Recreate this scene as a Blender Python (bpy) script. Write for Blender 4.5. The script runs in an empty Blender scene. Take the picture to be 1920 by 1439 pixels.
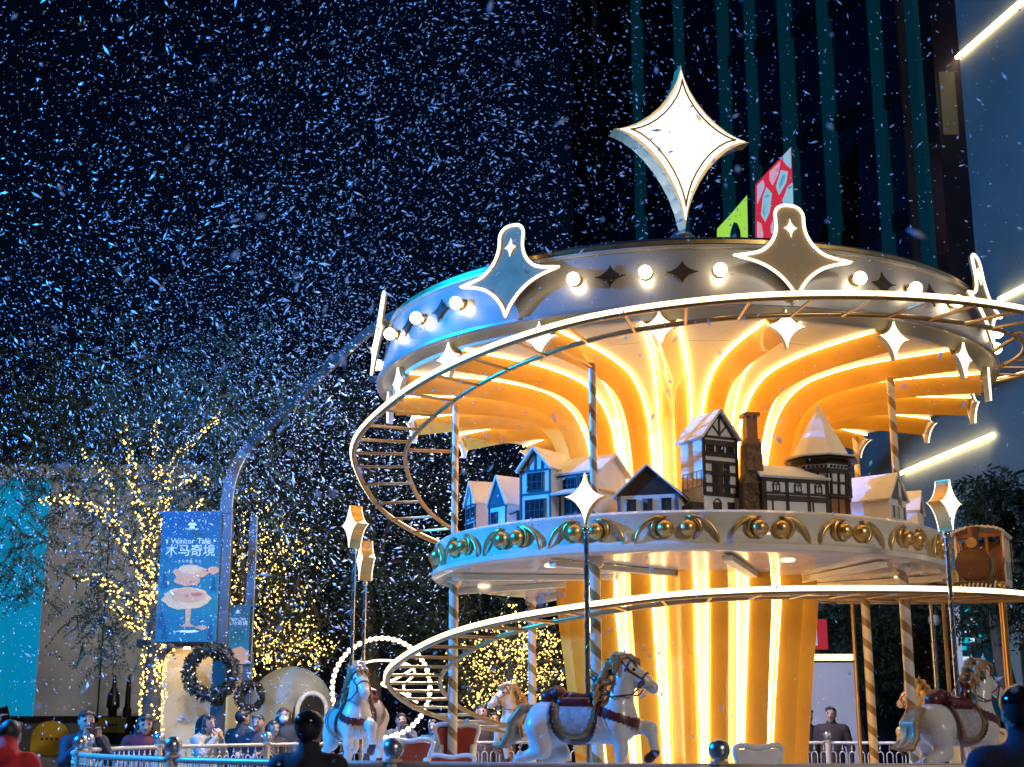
import bpy, math, random
import numpy as np
from mathutils import Vector, Matrix
random.seed(7); rng = np.random.default_rng(11)
R_ = math.radians; PI = math.pi
scene = bpy.context.scene; col = scene.collection
# ------------------------------------------------------------------ camera
F_PX = 2640.0; PITCH = R_(13.6); CZ = 1.5
AX, AY = 1.845, 15.0                      # carousel axis on the ground
cam = bpy.data.cameras.new('camera'); camo = bpy.data.objects.new('camera', cam); col.objects.link(camo)
camo.location = (0, 0, CZ); camo.rotation_euler = (PI/2 + PITCH, 0, 0)
cam.sensor_width = 36; cam.lens = F_PX/1920*36; cam.clip_end = 600; cam.clip_start = .05
cam.dof.use_dof = True; cam.dof.focus_distance = 14.0; cam.dof.aperture_fstop = 3.2
scene.camera = camo
# ------------------------------------------------------------------ night sky
world = bpy.data.worlds.new('World'); scene.world = world; world.use_nodes = True
wn = world.node_tree.nodes; wl = world.node_tree.links
bg = wn['Background']; sky = wn.new('ShaderNodeTexSky'); sky.sky_type = 'NISHITA'; sky.sun_disc = False
sky.sun_elevation = R_(2.0); sky.sun_rotation = R_(200)
mixn = wn.new('ShaderNodeMix'); mixn.data_type = 'RGBA'; mixn.blend_type = 'MULTIPLY'; mixn.inputs[0].default_value = 1
mixn.inputs[7].default_value = (.16, .30, 1.0, 1)
wl.new(sky.outputs[0], mixn.inputs[6]); wl.new(mixn.outputs[2], bg.inputs[0]); bg.inputs[1].default_value = 0.006
# sun lamp added as fill for the surrounding plaza's light, high behind the camera
sl = bpy.data.lights.new('plaza_fill', 'SUN'); sl.energy = .75; sl.angle = R_(12); sl.color = (1, .93, .86)
so = bpy.data.objects.new('plaza_fill', sl); col.objects.link(so); so.rotation_euler = (R_(64), 0, R_(32))
# blue stage floodlight standing left of the carousel (its light is what colours the left-hand faces)
def spot(name, loc, target, power, color, angle, blend=.5, radius=.15):
    l = bpy.data.lights.new(name, 'SPOT'); l.energy = power; l.color = color; l.spot_size = R_(angle); l.spot_blend = blend; l.shadow_soft_size = radius
    o = bpy.data.objects.new(name, l); col.objects.link(o); o.location = loc
    o.rotation_euler = (Vector(target)-Vector(loc)).to_track_quat('-Z', 'Y').to_euler(); return o
spot('blue_floodlight', (-9.0, 12.6, 6.6), (1.0, 14.6, 4.6), 12000, (.0, .245, 1.0), 148, .35, .12)
scene.view_settings.view_transform = 'Standard'; scene.view_settings.look = 'None'
scene.view_settings.exposure = 0; scene.view_settings.gamma = 1
scene.render.engine = 'CYCLES'; scene.cycles.use_denoising = True
scene.cycles.max_bounces = 6; scene.cycles.diffuse_bounces = 3; scene.cycles.glossy_bounces = 3
scene.cycles.sample_clamp_indirect = 4
# ------------------------------------------------------------------ helpers
def ray(px, py):
    a = (px-960)/F_PX; b = (719.5-py)/F_PX; c, s = math.cos(PITCH), math.sin(PITCH)
    return np.array([a, c-b*s, s+b*c])
def at(px, py, Y):
    r = ray(px, py); r = r*(Y/r[1]); return Vector((r[0], Y, r[2]+CZ))
def pol(phi, R, z=0.):
    p = R_(phi); return Vector((R*math.sin(p), -R*math.cos(p), z))
MATS = {}
def mat(name, base, rough=.5, metal=0., var=.0, scale=6., bump=0., bscale=40., coat=0., trans=0., spec=.5):
    if name in MATS: return MATS[name]
    m = bpy.data.materials.new(name); m.use_nodes = True; nt = m.node_tree; b = nt.nodes['Principled BSDF']
    b.inputs['Base Color'].default_value = (*base, 1); b.inputs['Roughness'].default_value = rough; b.inputs['Metallic'].default_value = metal
    b.inputs['Coat Weight'].default_value = coat; b.inputs['Specular IOR Level'].default_value = spec
    tc = nt.nodes.new('ShaderNodeTexCoord')
    if var > 0:
        n = nt.nodes.new('ShaderNodeTexNoise'); n.inputs['Scale'].default_value = scale; n.inputs['Detail'].default_value = 6
        nt.links.new(tc.outputs['Object'], n.inputs['Vector'])
        r = nt.nodes.new('ShaderNodeValToRGB'); e = r.color_ramp.elements
        e[0].position = .3; e[1].position = .72
        e[0].color = (*[max(0, c*(1-var)) for c in base], 1); e[1].color = (*[min(1, c*(1+var*.6)) for c in base], 1)
        nt.links.new(n.outputs[0], r.inputs[0]); nt.links.new(r.outputs[0], b.inputs['Base Color'])
        mr = nt.nodes.new('ShaderNodeMapRange'); mr.inputs[3].default_value = max(.03, rough-.1); mr.inputs[4].default_value = min(1, rough+.12)
        nt.links.new(n.outputs[0], mr.inputs[0]); nt.links.new(mr.outputs[0], b.inputs['Roughness'])
    if bump > 0:
        n2 = nt.nodes.new('ShaderNodeTexNoise'); n2.inputs['Scale'].default_value = bscale; n2.inputs['Detail'].default_value = 5
        nt.links.new(tc.outputs['Object'], n2.inputs['Vector'])
        bn = nt.nodes.new('ShaderNodeBump'); bn.inputs['Strength'].default_value = bump; bn.inputs['Distance'].default_value = .01
        nt.links.new(n2.outputs[0], bn.inputs['Height']); nt.links.new(bn.outputs[0], b.inputs['Normal'])
    if trans > 0:
        t = nt.nodes.new('ShaderNodeBsdfTranslucent'); t.inputs[0].default_value = (*base, 1); mx = nt.nodes.new('ShaderNodeMixShader'); mx.inputs[0].default_value = trans
        nt.links.new(b.outputs[0], mx.inputs[1]); nt.links.new(t.outputs[0], mx.inputs[2]); nt.links.new(mx.outputs[0], nt.nodes['Material Output'].inputs[0])
    MATS[name] = m; return m
def emis(name, color, strength, sample=True):
    if name in MATS: return MATS[name]
    m = bpy.data.materials.new(name); m.use_nodes = True; b = m.node_tree.nodes['Principled BSDF']
    b.inputs['Base Color'].default_value = (*[c*.25 for c in color], 1); b.inputs['Roughness'].default_value = .4
    b.inputs['Emission Color'].default_value = (*color, 1); b.inputs['Emission Strength'].default_value = strength
    if not sample: m.cycles.emission_sampling = 'NONE'
    MATS[name] = m; return m
class MB:
    def __init__(s): s.v = []; s.f = []; s.m = []
    def add(s, vs, fs, mi=0):
        o = len(s.v); s.v += [tuple(v) for v in vs]; s.f += [tuple(i+o for i in f) for f in fs]; s.m += [mi]*len(fs); return s
    def box(s, c, d, rz=0, mi=0, M=None):
        x, y, z = d[0]/2, d[1]/2, d[2]/2
        vs = [Vector((a*x, b*y, e*z)) for e in (-1, 1) for b in (-1, 1) for a in (-1, 1)]
        if M is not None: vs = [M @ v for v in vs]
        else:
            r = Matrix.Rotation(rz, 3, 'Z'); vs = [r @ v+Vector(c) for v in vs]
        return s.add(vs, [(0, 2, 3, 1), (4, 5, 7, 6), (0, 1, 5, 4), (2, 6, 7, 3), (0, 4, 6, 2), (1, 3, 7, 5)], mi)
    def tube(s, pts, r, n=8, closed=False, mi=0, caps=True):
        pts = [Vector(p) for p in pts]; N = len(pts); rs = r if isinstance(r, (list, tuple)) else [r]*N
        vs = []; prev = None
        for i, p in enumerate(pts):
            if closed: t = pts[(i+1) % N]-pts[i-1]
            else: t = pts[min(i+1, N-1)]-pts[max(i-1, 0)]
            t.normalize()
            if prev is None:
                u = t.orthogonal().normalized()
                if abs(t.z) < .9: u = (Vector((0, 0, 1))-t*t.z).normalized()
            else: u = (prev-t*prev.dot(t)).normalized()
            prev = u; w = t.cross(u)
            for k in range(n):
                a = 2*PI*k/n; vs.append(p+(u*math.cos(a)+w*math.sin(a))*rs[i])
        fs = []
        for i in range(N if closed else N-1):
            j = (i+1) % N
            for k in range(n):
                l = (k+1) % n; fs.append((i*n+k, i*n+l, j*n+l, j*n+k))
        if caps and not closed: fs += [tuple(range(n))[::-1], tuple((N-1)*n+k for k in range(n))]
        return s.add(vs, fs, mi)
    def lathe(s, prof, n=96, mi=0, c=(0, 0, 0), a0=0, a1=360, close=None):
        full = abs(a1-a0) >= 359.9; cnt = n if full else n+1; vs = []
        for r, z in prof:
            for k in range(cnt):
                a = R_(a0+(a1-a0)*k/n); vs.append((c[0]+r*math.sin(a), c[1]-r*math.cos(a), c[2]+z))
        fs = []
        for i in range(len(prof)-1):
            for k in range(n):
                l = (k+1) % cnt; fs.append((i*cnt+k, i*cnt+l, (i+1)*cnt+l, (i+1)*cnt+k))
        return s.add(vs, fs, mi)
    def prism(s, poly, t, M=None, mi=0, mside=None):
        # poly in local xz, thickness along y (front at -t/2)
        n = len(poly); vs = [Vector((p[0], -t/2, p[1])) for p in poly]+[Vector((p[0], t/2, p[1])) for p in poly]
        if M is not None: vs = [M @ v for v in vs]
        s.add(vs, [tuple(range(n)), tuple(range(n, 2*n))[::-1]], mi)
        o = len(s.v)-2*n
        for k in range(n):
            l = (k+1) % n; s.f.append((o+l, o+k, o+n+k, o+n+l)); s.m.append(mi if mside is None else mside)
        return s
    def ball(s, c, r, n=12, mi=0, sc=(1, 1, 1), half=False):
        vs = []; rows = n//2+1; lo = 0 if half else -PI/2
        for i in range(rows):
            b = lo+(PI/2-lo)*i/(rows-1)
            for k in range(n):
                a = 2*PI*k/n; vs.append((c[0]+r*sc[0]*math.cos(b)*math.cos(a), c[1]+r*sc[1]*math.cos(b)*math.sin(a), c[2]+r*sc[2]*math.sin(b)))
        fs = [(i*n+k, i*n+(k+1) % n, (i+1)*n+(k+1) % n, (i+1)*n+k) for i in range(rows-1) for k in range(n)]
        return s.add(vs, fs, mi)
    def mesh(s, name, mats, smooth=False, angle=None):
        me = bpy.data.meshes.new(name); me.from_pydata(s.v, [], s.f)
        for m in (mats if isinstance(mats, (list, tuple)) else [mats]): me.materials.append(m)
        me.polygons.foreach_set('material_index', s.m)
        if smooth:
            me.shade_smooth()
            if angle: me.set_sharp_from_angle(angle=R_(angle))
        me.update(); return me
    def build(s, name, mats, parent=None, smooth=False, angle=None, loc=None, rot=None):
        return link(name, s.mesh(name, mats, smooth, angle), parent, loc, rot)
def link(name, me, parent=None, loc=None, rot=None):
    o = bpy.data.objects.new(name, me); col.objects.link(o)
    if parent is not None: o.parent = parent
    if loc is not None: o.location = loc
    if rot is not None: o.rotation_euler = rot
    return o
def tag(o, label=None, cat=None, group=None, kind=None):
    if label: o['label'] = label
    if cat: o['category'] = cat
    if group: o['group'] = group
    if kind: o['kind'] = kind
    return o
def thing(name, label, cat, loc=(0, 0, 0), rz=0, group=None):
    o = bpy.data.objects.new(name, None); col.objects.link(o); o.location = loc; o.rotation_euler = (0, 0, rz); o.empty_display_size = .2
    return tag(o, label, cat, group)
def copy_tree(o, parent=None):
    c = o.copy(); col.objects.link(c); c.parent = parent
    for ch in list(o.children): copy_tree(ch, c)
    return c
def catmull(pts, n=6):
    P = [np.array(p, float) for p in pts]; P = [2*P[0]-P[1]]+P+[2*P[-1]-P[-2]]; out = []
    for i in range(1, len(P)-2):
        for k in range(n):
            t = k/n; a, b, c, d = P[i-1:i+3]
            out.append(.5*(2*b+(c-a)*t+(2*a-5*b+4*c-d)*t*t+(3*b-a-3*c+d)*t**3))
    out.append(P[-2]); return out
def star_poly(a, b, bt=None, p=.63, n=9, half=False):
    """four pointed star: half-width a, lower half-height b, upper half-height bt"""
    bt = bt or b; pts = []
    for q in range(4):
        for k in range(n):
            t = k/n*PI/2; x = math.cos(t)**(2/p); y = math.sin(t)**(2/p)
            X, Y = [(x, y), (-y, x), (-x, -y), (y, -x)][q]
            pts.append((a*X, (bt if Y > 0 else b)*Y))
    return pts
def Mloc(loc, rz=0, rx=0, ry=0):
    return Matrix.Translation(loc) @ Matrix.Rotation(rz, 4, 'Z') @ Matrix.Rotation(rx, 4, 'X') @ Matrix.Rotation(ry, 4, 'Y')
# ---- smooth implicit bodies (people, horses): tapered capsules and ellipsoids melted together, meshed by surface nets
def field(prims, res, k):
    lo = np.full(3, 1e9); hi = -lo; boxes = []
    for p in prims:
        if p[0] == 'c':
            a, b, r0, r1 = np.array(p[1], float), np.array(p[2], float), p[3], p[4]; l = np.minimum(a-r0, b-r1); h = np.maximum(a+r0, b+r1)
        else:
            c, r = np.array(p[1], float), np.array(p[2], float); l, h = c-r, c+r
        boxes.append((l, h)); lo = np.minimum(lo, l); hi = np.maximum(hi, h)
    lo -= 3*res+k; hi += 3*res+k; dim = np.ceil((hi-lo)/res).astype(int)+1
    Fd = np.full(dim, 1e3, np.float32); T = np.zeros(dim, np.int16)
    for p, (l, h) in zip(prims, boxes):
        i0 = np.maximum(((l-lo-k-2*res)/res).astype(int), 0); i1 = np.minimum(((h-lo+k+2*res)/res).astype(int)+2, dim)
        sl_ = tuple(slice(a, b) for a, b in zip(i0, i1))
        g = np.meshgrid(*[lo[q]+np.arange(i0[q], i1[q])*res for q in range(3)], indexing='ij')
        if p[0] == 'c':
            a, b = np.array(p[1], float), np.array(p[2], float); ab = b-a; L = max(ab@ab, 1e-9)
            t = np.clip(((g[0]-a[0])*ab[0]+(g[1]-a[1])*ab[1]+(g[2]-a[2])*ab[2])/L, 0, 1)
            d = np.sqrt((g[0]-a[0]-t*ab[0])**2+(g[1]-a[1]-t*ab[1])**2+(g[2]-a[2]-t*ab[2])**2)-(p[3]+t*(p[4]-p[3])); tg = p[5]; kk = p[6] if len(p) > 6 else k
        else:
            c, r = p[1], p[2]; q = [(g[i]-c[i])/r[i] for i in range(3)]
            k0 = np.sqrt(q[0]**2+q[1]**2+q[2]**2)+1e-9; k1 = np.sqrt((q[0]/r[0])**2+(q[1]/r[1])**2+(q[2]/r[2])**2)+1e-9
            d = k0*(k0-1)/k1; tg = p[3]; kk = p[4] if len(p) > 4 else k
        o = Fd[sl_]; T[sl_] = np.where(d < o, tg, T[sl_])
        hh = np.clip(.5+.5*(o-d)/kk, 0, 1); Fd[sl_] = o*(1-hh)+d*hh-kk*hh*(1-hh)
    return Fd, T, lo
def nets(Fd, T, lo, res):
    S = Fd < 0; nx, ny, nz = [d-1 for d in Fd.shape]
    cnt = np.zeros((nx, ny, nz), np.int8)
    for a in (0, 1):
        for b in (0, 1):
            for c in (0, 1): cnt += S[a:a+nx, b:b+ny, c:c+nz]
    I, J, K = np.nonzero((cnt > 0) & (cnt < 8)); idx = np.full((nx, ny, nz), -1, int); idx[I, J, K] = np.arange(len(I))
    acc = np.zeros((len(I), 3)); n = np.zeros(len(I))
    C = [(a, b, c) for a in (0, 1) for b in (0, 1) for c in (0, 1)]
    for p in range(8):
        for q in range(p+1, 8):
            A, B = np.array(C[p]), np.array(C[q])
            if np.abs(A-B).sum() != 1: continue
            fa = Fd[I+A[0], J+A[1], K+A[2]]; fb = Fd[I+B[0], J+B[1], K+B[2]]; m = (fa < 0) != (fb < 0)
            t = np.where(m, fa/np.where(m, fa-fb, 1), 0)
            acc += np.where(m[:, None], A+t[:, None]*(B-A), 0); n += m
    V = lo+(np.stack([I, J, K], 1)+acc/n[:, None])*res
    faces = []
    for ax in range(3):
        sl0 = [slice(1, -1)]*3; sl1 = [slice(1, -1)]*3; sl0[ax] = slice(0, -1); sl1[ax] = slice(1, None)
        s0, s1 = S[tuple(sl0)], S[tuple(sl1)]; P = np.argwhere(s0 != s1)
        off = np.array([1, 1, 1]); off[ax] = 0; P = P+off
        inside = S[P[:, 0], P[:, 1], P[:, 2]]; u, v = (ax+1) % 3, (ax+2) % 3
        def cell(du, dv):
            q = P.copy(); q[:, u] -= du; q[:, v] -= dv; return idx[q[:, 0], q[:, 1], q[:, 2]]
        Q = np.stack([cell(1, 1), cell(0, 1), cell(0, 0), cell(1, 0)], 1)
        Q[~inside] = Q[~inside][:, ::-1]; faces.append(Q)
    Fc = np.concatenate(faces); Fc = Fc[(Fc >= 0).all(1)]
    return V, Fc, T[I, J, K]
def blob_mb(prims, res=.02, k=.03, mb=None, keep=None):
    Fd, T, lo = field(prims, res, k); V, Q, tg = nets(Fd, T, lo, res); mb = mb or MB()
    if keep is not None:
        m = keep(V[Q].mean(1)); Q = Q[m]
    o = len(mb.v); mb.v += [tuple(v) for v in V.tolist()]; mb.f += [tuple(q) for q in (Q+o).tolist()]; mb.m += tg[Q[:, 0]].tolist(); return mb
# ------------------------------------------------------------------ materials
GOLD = mat('gold_paint', (.82, .42, .045), .34, .22, .10, 3, .05, 30, .3)
BRASS = mat('brass', (.72, .46, .16), .3, .85, .15, 8, .05, 60)
RAILM = mat('rail_bronze', (.60, .36, .14), .34, .75, .2, 5, .08, 60)
CREAM = mat('cream_shell', (.94, .83, .55), .5, 0, .06, 2, .03, 20)
WHITE = mat('white_gloss', (.82, .74, .60), .22, 0, .06, 3, .02, 10, .4)
BAND = mat('band_metal', (.46, .41, .36), .36, .35, .12, 2.5, .05, 40)
PANEL = mat('medallion_panel', (.42, .28, .13), .5, .1, .2, 5, .05, 50)
DARKM = mat('dark_metal', (.03, .026, .024), .45, .5, .2, 5)
SILVER = mat('silver', (.6, .58, .56), .25, .9, .1, 12)
CHROME = mat('pole_chrome', (.75, .70, .64), .16, .95, .1, 20)
WARM = (1., .70, .30); WARMW = (1., .86, .60)
LED = emis('led_warm', (1., .70, .28), 15); LEDL = emis('led_lower', (1., .70, .26), 11); LEDT = emis('led_track', (1., .76, .40), 3.2); STARL = emis('star_lit', WARMW, 2.0)
STARBIG = emis('big_star_lit', (1, .90, .70), 1.7); BULB = emis('globe_bulb', (1, .86, .58), 14); TUBE = emis('neon_tube', WARMW, 2.2)
# ------------------------------------------------------------------ ground
gb = MB()
G = 40; vs = [(-160+320*i/G, -30+260*j/G, 0) for j in range(G+1) for i in range(G+1)]
gb.add(vs, [(j*(G+1)+i, j*(G+1)+i+1, (j+1)*(G+1)+i+1, (j+1)*(G+1)+i) for j in range(G) for i in range(G)])
ground = gb.build('ground', mat('plaza_paving', (.10, .095, .09), .35, 0, .35, .8, .15, 12)); ground['kind'] = 'structure'
# ================================================================== CAROUSEL
car = thing('carousel', 'two tier gold and white carousel with lit ribs and star topped roof', 'carousel', (AX, AY, 0))
# platform
MB().lathe([(0, .45), (4.35, .45), (4.42, .43), (4.42, .34), (4.36, .30), (4.36, .06), (4.45, .04), (4.45, 0), (0, 0)], 96).build('platform', WHITE, car, True, 40)
# shell
SH = [(.92, .45), (1.0, 1.1), (1.1, 2.0), (1.19, 2.8), (1.12, 3.2), (1.06, 3.6), (1.07, 3.9), (1.12, 4.2), (1.21, 4.48), (1.35, 4.70), (1.56, 4.85), (1.82, 4.92), (2.2, 4.96), (2.6, 4.965), (3.12, 4.955)]
SHc = catmull(SH, 6)
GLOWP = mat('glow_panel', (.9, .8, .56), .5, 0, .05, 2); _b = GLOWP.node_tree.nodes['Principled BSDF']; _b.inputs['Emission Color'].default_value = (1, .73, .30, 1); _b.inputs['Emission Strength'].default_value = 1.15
kc = max(i for i, q in enumerate(SHc) if q[1] < 4.35 and q[0] < 1.4)
MB().lathe([tuple(p) for p in SHc[:kc+1]], 108).build('lit_column_panel', GLOWP, car, True)
MB().lathe([tuple(p) for p in SHc[kc:]]+[(3.135, 4.965), (3.145, 5.07), (3.27, 5.075)], 108).build('column_shell', CREAM, car, True)
# thin joints of the shell panels
NR = 18
for k in range(9):
    mb = MB(); mb.lathe([(r+.003, z-.003) for r, z in [(2.46, 4.946), (2.468, 4.946)]], 8, 0, (0, 0, 0), k*40, k*40+40); mb.build('panel_joint', DARKM, car)
# ribs: star section swept along the shell
def rib_mesh():
    mb = MB(); led = MB(); P = SHc; N = len(P); sec = []
    n = 8; a, d, p = .155, .185, .85
    for k in range(n+1):
        t = k/n*PI/2; sec.append((-a*math.cos(t)**(2/p), d*math.sin(t)**(2/p)))
    sec += [(-x, y) for x, y in sec[::-1][1:]]
    sec = [(-a, -.06)]+sec+[(a, -.06)]
    vs = []; m = len(sec); L = []
    for i in range(N):
        q = P[i]; t = P[min(i+1, N-1)]-P[max(i-1, 0)]; t = t/np.linalg.norm(t); nrm = np.array([t[1], -t[0]])
        w = 1.0 if q[1] > 4.3 else .92
        for x, y in sec:
            r = q[0]+nrm[0]*y; z = q[1]+nrm[1]*y; vs.append((x*w, -r, z))
        L.append((q, nrm, w))
    fs = [(i*m+k, (i+1)*m+k, (i+1)*m+k+1, i*m+k+1) for i in range(N-1) for k in range(m-1)]
    fs += [tuple(range((N-1)*m, N*m))]
    mb.add(vs, fs)
    strips = []; low = []
    for sgn in (-1, 1):
        st = MB(); pts = []
        for q, nrm, w in L[2:]:
            r = q[0]+nrm[0]*.018; z = q[1]+nrm[1]*.018; pts.append((sgn*(a*w+.008), -r, z))
        zs = [i for i, q_ in enumerate(pts) if q_[2] > 3.3][0]; st.tube(pts[zs::2]+[pts[-1]], .0085, 3); strips.append(st); s2 = MB(); s2.tube(pts[:zs:3]+[pts[zs]], .008, 3, False, 0); low.append(s2)
    return mb.mesh('rib', GOLD, True, 50), [s_.mesh('led_strip', LED) for s_ in strips]+[s_.mesh('led_strip', LEDL) for s_ in low], P[-1]
ribme, stripme, rend = rib_mesh()
st_face = MB().prism(star_poly(.175, .20, .15), .02).mesh('star_face', STARL)
st_back = MB().prism(star_poly(.185, .21, .16), .05).mesh('star_backing', WHITE)
for k in range(NR):
    a = R_(-9+k*360/NR-1)
    rb = link('rib', ribme, car, (0, 0, 0), (0, 0, a))
    for s_ in stripme: link('led_strip', s_, rb)
    link('star_backing', st_back, rb, (0, -3.165, 4.885)); link('star_lamp', st_face, rb, (0, -3.202, 4.885))
# mid deck
deck = MB().lathe([(1.0, 3.32), (2.60, 3.32), (2.635, 3.345), (2.665, 3.32), (2.655, 3.29), (2.63, 3.22), (2.625, 3.16), (2.64, 3.09), (2.67, 3.05), (2.695, 3.04), (2.695, 2.995), (2.66, 2.975), (2.615, 2.97), (1.12, 2.95)], 108).build('middle_deck', WHITE, car, True, 40)
def scroll_meshes():
    b = MB().ball((0, 0, 0), .08, 18).mesh('scroll_ball', BRASS, True)
    hs = []
    for sg in (-1, 1):
        pts = []; rr = []
        for k in range(19):
            t = k/18; ang = R_(-35+215*t)
            if t < .45:
                u = t/.45; A = R_(-60+150*u); x = .075+.083*math.cos(A); z = .083*math.sin(A)+.005
            else:
                u = (t-.45)/.55; x = .075+.0+.20*math.sin(u*PI/2); z = .088-.20*(1-math.cos(u*PI/2))
            pts.append((sg*x, 0, z)); rr.append(.006+.016*math.sin(PI*min(1, t*.93+.07))**.7)
        # mirrored spiral: inner curl near the ball, horn sweeping outward
        hs.append(MB().tube(pts, rr, 8).mesh('scroll_horn', BRASS, True))
    return b, hs
sb, sh_ = scroll_meshes()
for k in range(20):
    ph = -8.5+k*360/20
    for sg in (-1, 1):
        dphi = math.degrees(.1/2.66)*sg
        o = link('scroll_ball', sb, deck, pol(ph+dphi, 2.655, 3.18)); o.rotation_euler = (0, 0, R_(ph))
        o = link('scroll_horn', sh_[0 if sg < 0 else 1], deck, pol(ph, 2.645, 3.18)); o.rotation_euler = (0, 0, R_(ph)); o.scale = (1.33, 1.33, 1.2)
# beams below the deck
bm_me = MB().box((0, 0, 0), (1.7, .09, .05)).mesh('deck_beam', CREAM)
for k in range(10):
    a = k*36+10
    o = link('deck_beam', bm_me, deck, pol(a, 1.8, 2.925)); o.rotation_euler = (0, 0, R_(a+62))
# downlights under the deck
for k in range(6):
    a = k*60-42; MB().lathe([(0, -.012), (.06, -.012), (.07, 0)], 12).build('downlight', STARL, deck, False, None, pol(a, 2.2, 2.958))
# striped columns
def stripe_mat():
    m = bpy.data.materials.new('candy_stripe'); m.use_nodes = True; nt = m.node_tree; b = nt.nodes['Principled BSDF']
    tc = nt.nodes.new('ShaderNodeTexCoord'); sp = nt.nodes.new('ShaderNodeSeparateXYZ'); nt.links.new(tc.outputs['Object'], sp.inputs[0])
    at2 = nt.nodes.new('ShaderNodeMath'); at2.operation = 'ARCTAN2'; nt.links.new(sp.outputs[1], at2.inputs[0]); nt.links.new(sp.outputs[0], at2.inputs[1])
    dv = nt.nodes.new('ShaderNodeMath'); dv.operation = 'MULTIPLY'; dv.inputs[1].default_value = 1/(2*PI); nt.links.new(at2.outputs[0], dv.inputs[0])
    mz = nt.nodes.new('ShaderNodeMath'); mz.operation = 'MULTIPLY_ADD'; mz.inputs[1].default_value = 4.2; nt.links.new(sp.outputs[2], mz.inputs[0]); nt.links.new(dv.outputs[0], mz.inputs[2])
    fr = nt.nodes.new('ShaderNodeMath'); fr.operation = 'FRACT'; nt.links.new(mz.outputs[0], fr.inputs[0])
    gt = nt.nodes.new('ShaderNodeMath'); gt.operation = 'GREATER_THAN'; gt.inputs[1].default_value = .62; nt.links.new(fr.outputs[0], gt.inputs[0])
    mx = nt.nodes.new('ShaderNodeMix'); mx.data_type = 'RGBA'; mx.inputs[6].default_value = (.80, .68, .50, 1); mx.inputs[7].default_value = (.34, .21, .07, 1)
    nt.links.new(gt.outputs[0], mx.inputs[0]); nt.links.new(mx.outputs[2], b.inputs['Base Color']); b.inputs['Roughness'].default_value = .3; b.inputs['Coat Weight'].default_value = .3
    return m
STRIPE = stripe_mat()
for ph, Rr in ((-80, 2.48), (-26, 2.5), (48, 2.48), (119, 2.5), (-140, 2.5)):
    MB().lathe([(.036, 0), (.036, 1.46)], 14).build('upper_column', STRIPE, car, True, None, pol(ph, Rr, 3.32))
    MB().lathe([(.05, 0), (.05, 2.42), (.075, 2.44), (.085, 2.48), (.085, 2.52)], 14).build('lower_column', STRIPE, car, True, 40, pol(ph, Rr, .45))
# roof band
BZ0, BZ1, BR0, BR1 = 5.05, 5.585, 3.285, 3.19
band = MB().lathe([(3.25, 5.085), (3.26, 5.03), (3.30, 5.025), (3.315, 5.035), (3.315, 5.06), (BR0, 5.07), (BR1, BZ1), (BR1+.03, BZ1+.005), (BR1+.035, BZ1+.03), (BR1, BZ1+.04)], 144).build('roof_band', BAND, car, True, 35)
MB().lathe([(BR1-.002, 5.625), (BR1-.05, 5.71), (2.9, 5.76), (1.2, 5.86), (.0, 5.9)], 108).build('roof_top', mat('roof_dark', (.05, .055, .065), .4, .3, .2, 2), car, True, 40)
MB().lathe([(BR1-.03, 5.626), (BR1+.012, 5.631), (BR1+.012, 5.668), (BR1-.03, 5.672)], 144).build('roof_rim', BRASS, band, True, 40)
def medal_outline():
    P = [(0, .525), (.06, .518), (.108, .485), (.132, .43), (.130, .36), (.136, .28), (.165, .195), (.225, .112), (.33, .045), (.545, .0), (.38, -.035), (.25, -.085), (.14, -.165), (.06, -.26), (.02, -.335), (0, -.385)]
    half = catmull(P[:10], 4)[:-1]+catmull(P[9:], 4); half = [(float(x), float(z)) for x, z in half]
    return half+[(-x, z) for x, z in half[::-1][1:-1]]
MO = medal_outline()
med_panel = MB().prism(MO, .03).mesh('medallion', PANEL)
med_tube = MB().tube([(x, -.022, z) for x, z in MO], .0155, 6, True).mesh('neon_tube', TUBE, True)
med_star = MB().prism(star_poly(.062, .09, .09), .012).mesh('small_star', STARL)
med_strut = MB().tube([(0, .0, .25), (0, .35, .05)], .015, 6).mesh('strut', BRASS)
tiltb = math.atan2(BR0-BR1, BZ1-5.07)
for k in range(8):
    a = -34.3+45*k
    m_ = link('medallion', med_panel, car, pol(a, 3.315, 5.455), (R_(-7), 0, R_(a)))
    link('neon_tube', med_tube, m_); link('small_star', med_star, m_, (0, -.024, .30)); link('strut', med_strut, m_)
TIM_ = mat('ornament_brown', (.07, .04, .022), .45, .3, .2, 8)
bulb_me = MB().ball((0, 0, 0), .06, 14).mesh('globe_bulb', BULB, True)
sock_me = MB().lathe([(.0, -.02), (.05, -.02), (.055, 0), (.0, .012)], 14).mesh('bulb_socket', BRASS, True)
orn_me = MB().prism(star_poly(.14, .12, .12), .016).mesh('star_ornament', TIM_)
for k in range(8):
    for j in (1, 2, 3):
        a = -34.3+45*k+11.25*j; l = link('bulb', bulb_me, band, pol(a, 3.325, 5.345))
        link('bulb_socket', sock_me, band, pol(a, 3.25, 5.345), (PI/2, 0, R_(a)))
        if j < 3:
            o = link('star_ornament', orn_me, band, pol(a+5.6, 3.252, 5.355), (-tiltb, 0, R_(a+5.6)))
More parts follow.
